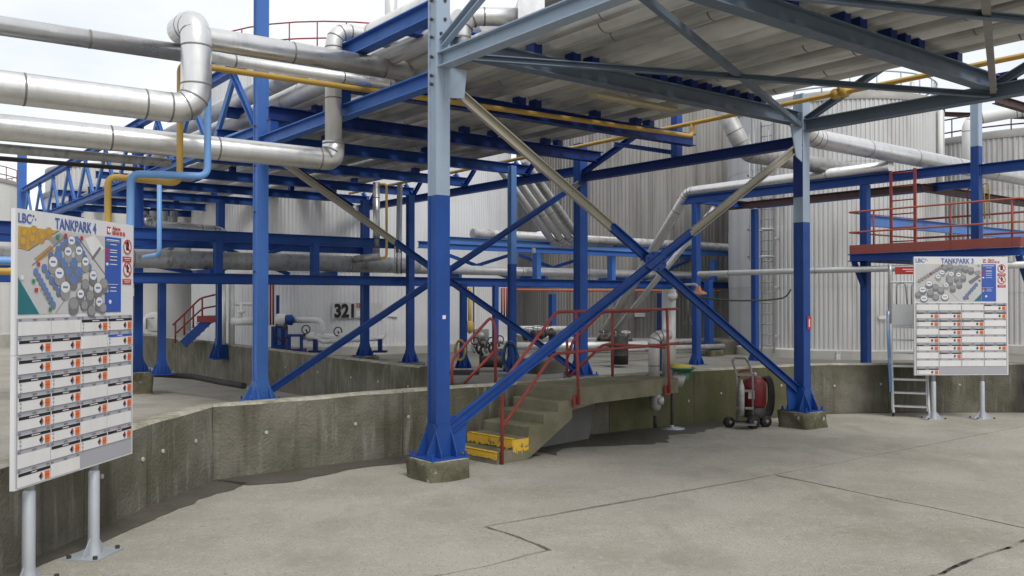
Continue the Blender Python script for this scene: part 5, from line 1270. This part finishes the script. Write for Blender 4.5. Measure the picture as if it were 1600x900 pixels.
# ---- hoses, valves and drums behind the handrails
def coil(label, x, y, Y, rx, rz, r, n, m):
    T = Thing('hose_coil', label, 'hose', P(x, y, Y))
    rn = random.Random(x)
    for i in range(n):
        c = P(x, y, Y - .05 * i); a, b = rx * rn.uniform(.8, 1.08), rz * rn.uniform(.86, 1.06)
        T.part('loop', MB().tube([c + Vector((a * math.cos(k * math.pi / 12), .03 * math.sin(k), b * math.sin(k * math.pi / 12))) for k in range(24)], r, 6, closed=True), m)
    return T
coil('yellow hose coil hung on the slim dark post', 719, 547, 18.6, .11, .20, .022, 4, 'hosey')
coil('coil of dark blue hose hung on the two tone post', 797, 558, 17.7, .14, .30, .022, 5, 'hoseb')
one('hose_tail', MB().tube([P(806, 545, 17.5), P(818, 575, 17.3), P(811, 560, 17.4), P(824, 580, 17.2)], .016, 6, .1), 'hoseb', 'loose tail of the dark blue hose', 'hose', P(812, 560, 17.4))
dr = Thing('drain_tray', 'black drip tray on the floor behind the bent handrail', 'tray', P(720, 578, 16.8))
dr.part('tray', MB().box(P(722, 581, 16.0), (.62, .5, .08)), 'dark'); dr.part('rim', MB().tube([P(697, 577, 15.8), P(748, 577, 15.8)], .015, 6), 'aluold')
vc = Thing('valve_cluster', 'cluster of dark valves and bent pipes behind the bent handrail', 'valves', P(760, 575, 19))
rn = random.Random(11)
for i in range(7):
    x = 742 + 6.5 * i; y = 540 + rn.uniform(-4, 4)
    vc.part('valve_loop', MB().tube([P(x, y + 12, 19), P(x - 5, y + 4, 19), P(x, y - 6, 19.05), P(x + 6, y, 19)], .028, 8, .08), 'dark' if i % 3 else 'aluold')
    if i % 2 == 0:
        vc.part('hand_wheel', MB().tube([P(x, y - 7, 18.9) + Vector((.08 * math.cos(k * .5236), .05 * math.sin(k * .5236), .08 * math.sin(k * .5236))) for k in range(12)], .014, 6, closed=True), 'dark')
for x in (751, 783): vc.part('support', MB().tube([P(x, 575, 19), P(x, 545, 19)], .03, 8), 'dark')
vc.part('motor', MB().lathe(P(768, 565, 18.8), [(0, -.26), (.12, -.24), (.13, .2), (.07, .24), (.06, .3)], 14, True, Vector((1, .2, 0)).normalized()), 'dark')
one('gas_meter', MB().box(P(753, 525, on_tank(T3, 753, .15)), (.42, .2, .42)).lathe(P(752, 525, on_tank(T3, 753, .27)), [(.12, 0), (.12, .04), (0, .05)], 16, True, Vector((0, -1, 0))), 'aluold', 'grey meter box on the tank wall behind the valves', 'meter box', P(753, 525, on_tank(T3, 753, .15)))
gp_ = pipe('dull yellow vertical pipe with a valve beside the slim dark post', [P(734, 450, 21.5), P(734, 521, 21.5)], .045, 'hosey', .1, 0, seg=10)
gp_.part('valve_body', MB().lathe(P(734, 510, 21.5), [(.05, -.14), (.10, -.1), (.10, .1), (.05, .14)], 10), 'hosey')
pipe('thin dark conduit right of the dull yellow pipe', [P(740, 447, 21.8), P(740, 540, 21.8), P(745, 548, 21.6)], .02, 'dark', .1, 0, seg=8)
for i in range(3):
    pipe('thin red pipe in a rack right of the hidden slim post, %s from the left' % ORD[i], [P(784 + 4 * i, 450, 22.5), P(784 + 4 * i, 496, 22.5)], .022, 'red', .1, 0, seg=8, group='thin red pipes by the hoses')
lowp = [('grey low pipe near the floor left of the stout column', P(812, 514, 20), P(893, 514, 21), .07, 'aluw'), ('lower grey low pipe passing behind the stout column', P(806, 541, 19.5), P(1010, 539, 20.5), .085, 'aluw'),
        ('dark pipe near the floor right of the stout column', P(930, 548, 21), P(1130, 541, 24), .07, 'aluold'), ('long grey pipe at the foot of the dark tank', P(980, 537, 24.5), P(1136, 532, 26), .09, 'aluold')]
for lab, a, b, r, m in lowp: pipe(lab, [a, b], r, m, .1, 1.6)
for i, (x, y, Y) in enumerate(((840, 520, 19.8), (856, 517, 20), (827, 522, 19.8), (962, 528, 21.6), (978, 528, 21.6), (943, 527, 21.8))):
    T = Thing('valve', 'dark flanged valve on the low grey pipes %s the stout column, %s along' % ('left of' if x < 900 else 'right of', ORD[i % 3]), 'valve', P(x, y, Y), group='flanged valves on the low pipes')
    T.part('body', MB().lathe(P(x, y + 3, Y), [(.03, -.14), (.11, -.12), (.11, -.09), (.06, -.07), (.06, .07), (.11, .09), (.11, .12), (.03, .14)], 12, True, VB), 'dark')
    T.part('hand_wheel', MB().tube([P(x, y - 9, Y) + Vector((.11 * math.cos(k * .5236), .08 * math.sin(k * .5236), .02 * math.sin(k * .5236))) for k in range(12)], .015, 6, closed=True), 'dark' if i % 2 else 'galv')
    T.part('spindle', MB().tube([P(x, y, Y), P(x, y - 10, Y)], .015, 6), 'aluold')
one('drum', MB().lathe(P(968, 569, 20), [(0, 0), (.20, 0), (.20, .19), (.21, .2), (.2, .21), (.2, .42), (.21, .43), (.2, .44), (.2, .62), (0, .62)], 22), 'rubber', 'black drum standing on the bund floor behind the landing rail', 'drum', P(968, 569, 20))
one('tank_placard', MB().box(P(1000, 492, on_tank(TC, 1000)), (.34, .02, .13)), 'card', 'white placard low on the dark tank above the landing rail', 'sign', P(1000, 492, on_tank(TC, 1000)))
one('valve_pit', rough_block(P(848, 566, 18.6).x, P(848, 566, 18.6).y, .42, .3, .62), 'dark_conc', 'dark concrete block behind the sloping handrails', 'block', P(848, 566, 18.6))
one('valve_pit', rough_block(P(1125, 545, 25).x, P(1125, 545, 25).y, .6, .3, .75), 'dark_conc', 'dark concrete block at the foot of the dark tank', 'block', P(1125, 545, 25))
one('drain_hose', MB().tube([P(232, 584, 19.2), P(300, 588, 18.0), P(345, 597, 17.2), P(381, 603, 16.3)], .06, 12, .3), 'rubber', 'black pipe lying on the ground along the rear wall', 'pipe', P(345, 597, 17.2))
# litter and pebbles dropped on the yard
rn = random.Random(21)
bits = MB()
for i in range(110):
    t = rn.random()
    if i < 60:
        k = rn.randrange(1, 5); a, b = Vector((*NW[k], 0)), Vector((*NW[k + 1], 0)); p = a.lerp(b, t); d = (b - a).normalized(); p += Vector((d.y, -d.x, 0)) * (.12 + .35 * rn.random() ** 2)
    else: p = G(rn.uniform(300, 1550), rn.uniform(680, 890))
    s = rn.uniform(.003, .010) if i < 60 else rn.uniform(.003, .007)
    p = onyard(p); bits.add([p + Vector((s * rn.uniform(.6, 1.2) * math.cos(k_ * 1.257), s * rn.uniform(.6, 1.2) * math.sin(k_ * 1.257), .001)) for k_ in range(5)] + [p + UP * s * .8], [(0, 1, 5), (1, 2, 5), (2, 3, 5), (3, 4, 5), (4, 0, 5)])
o = link('pebbles', bits.mesh('pebbles', 'coping')); tag(o, 'small pale pebbles and litter scattered along the wall foot', 'litter', kind='stuff')
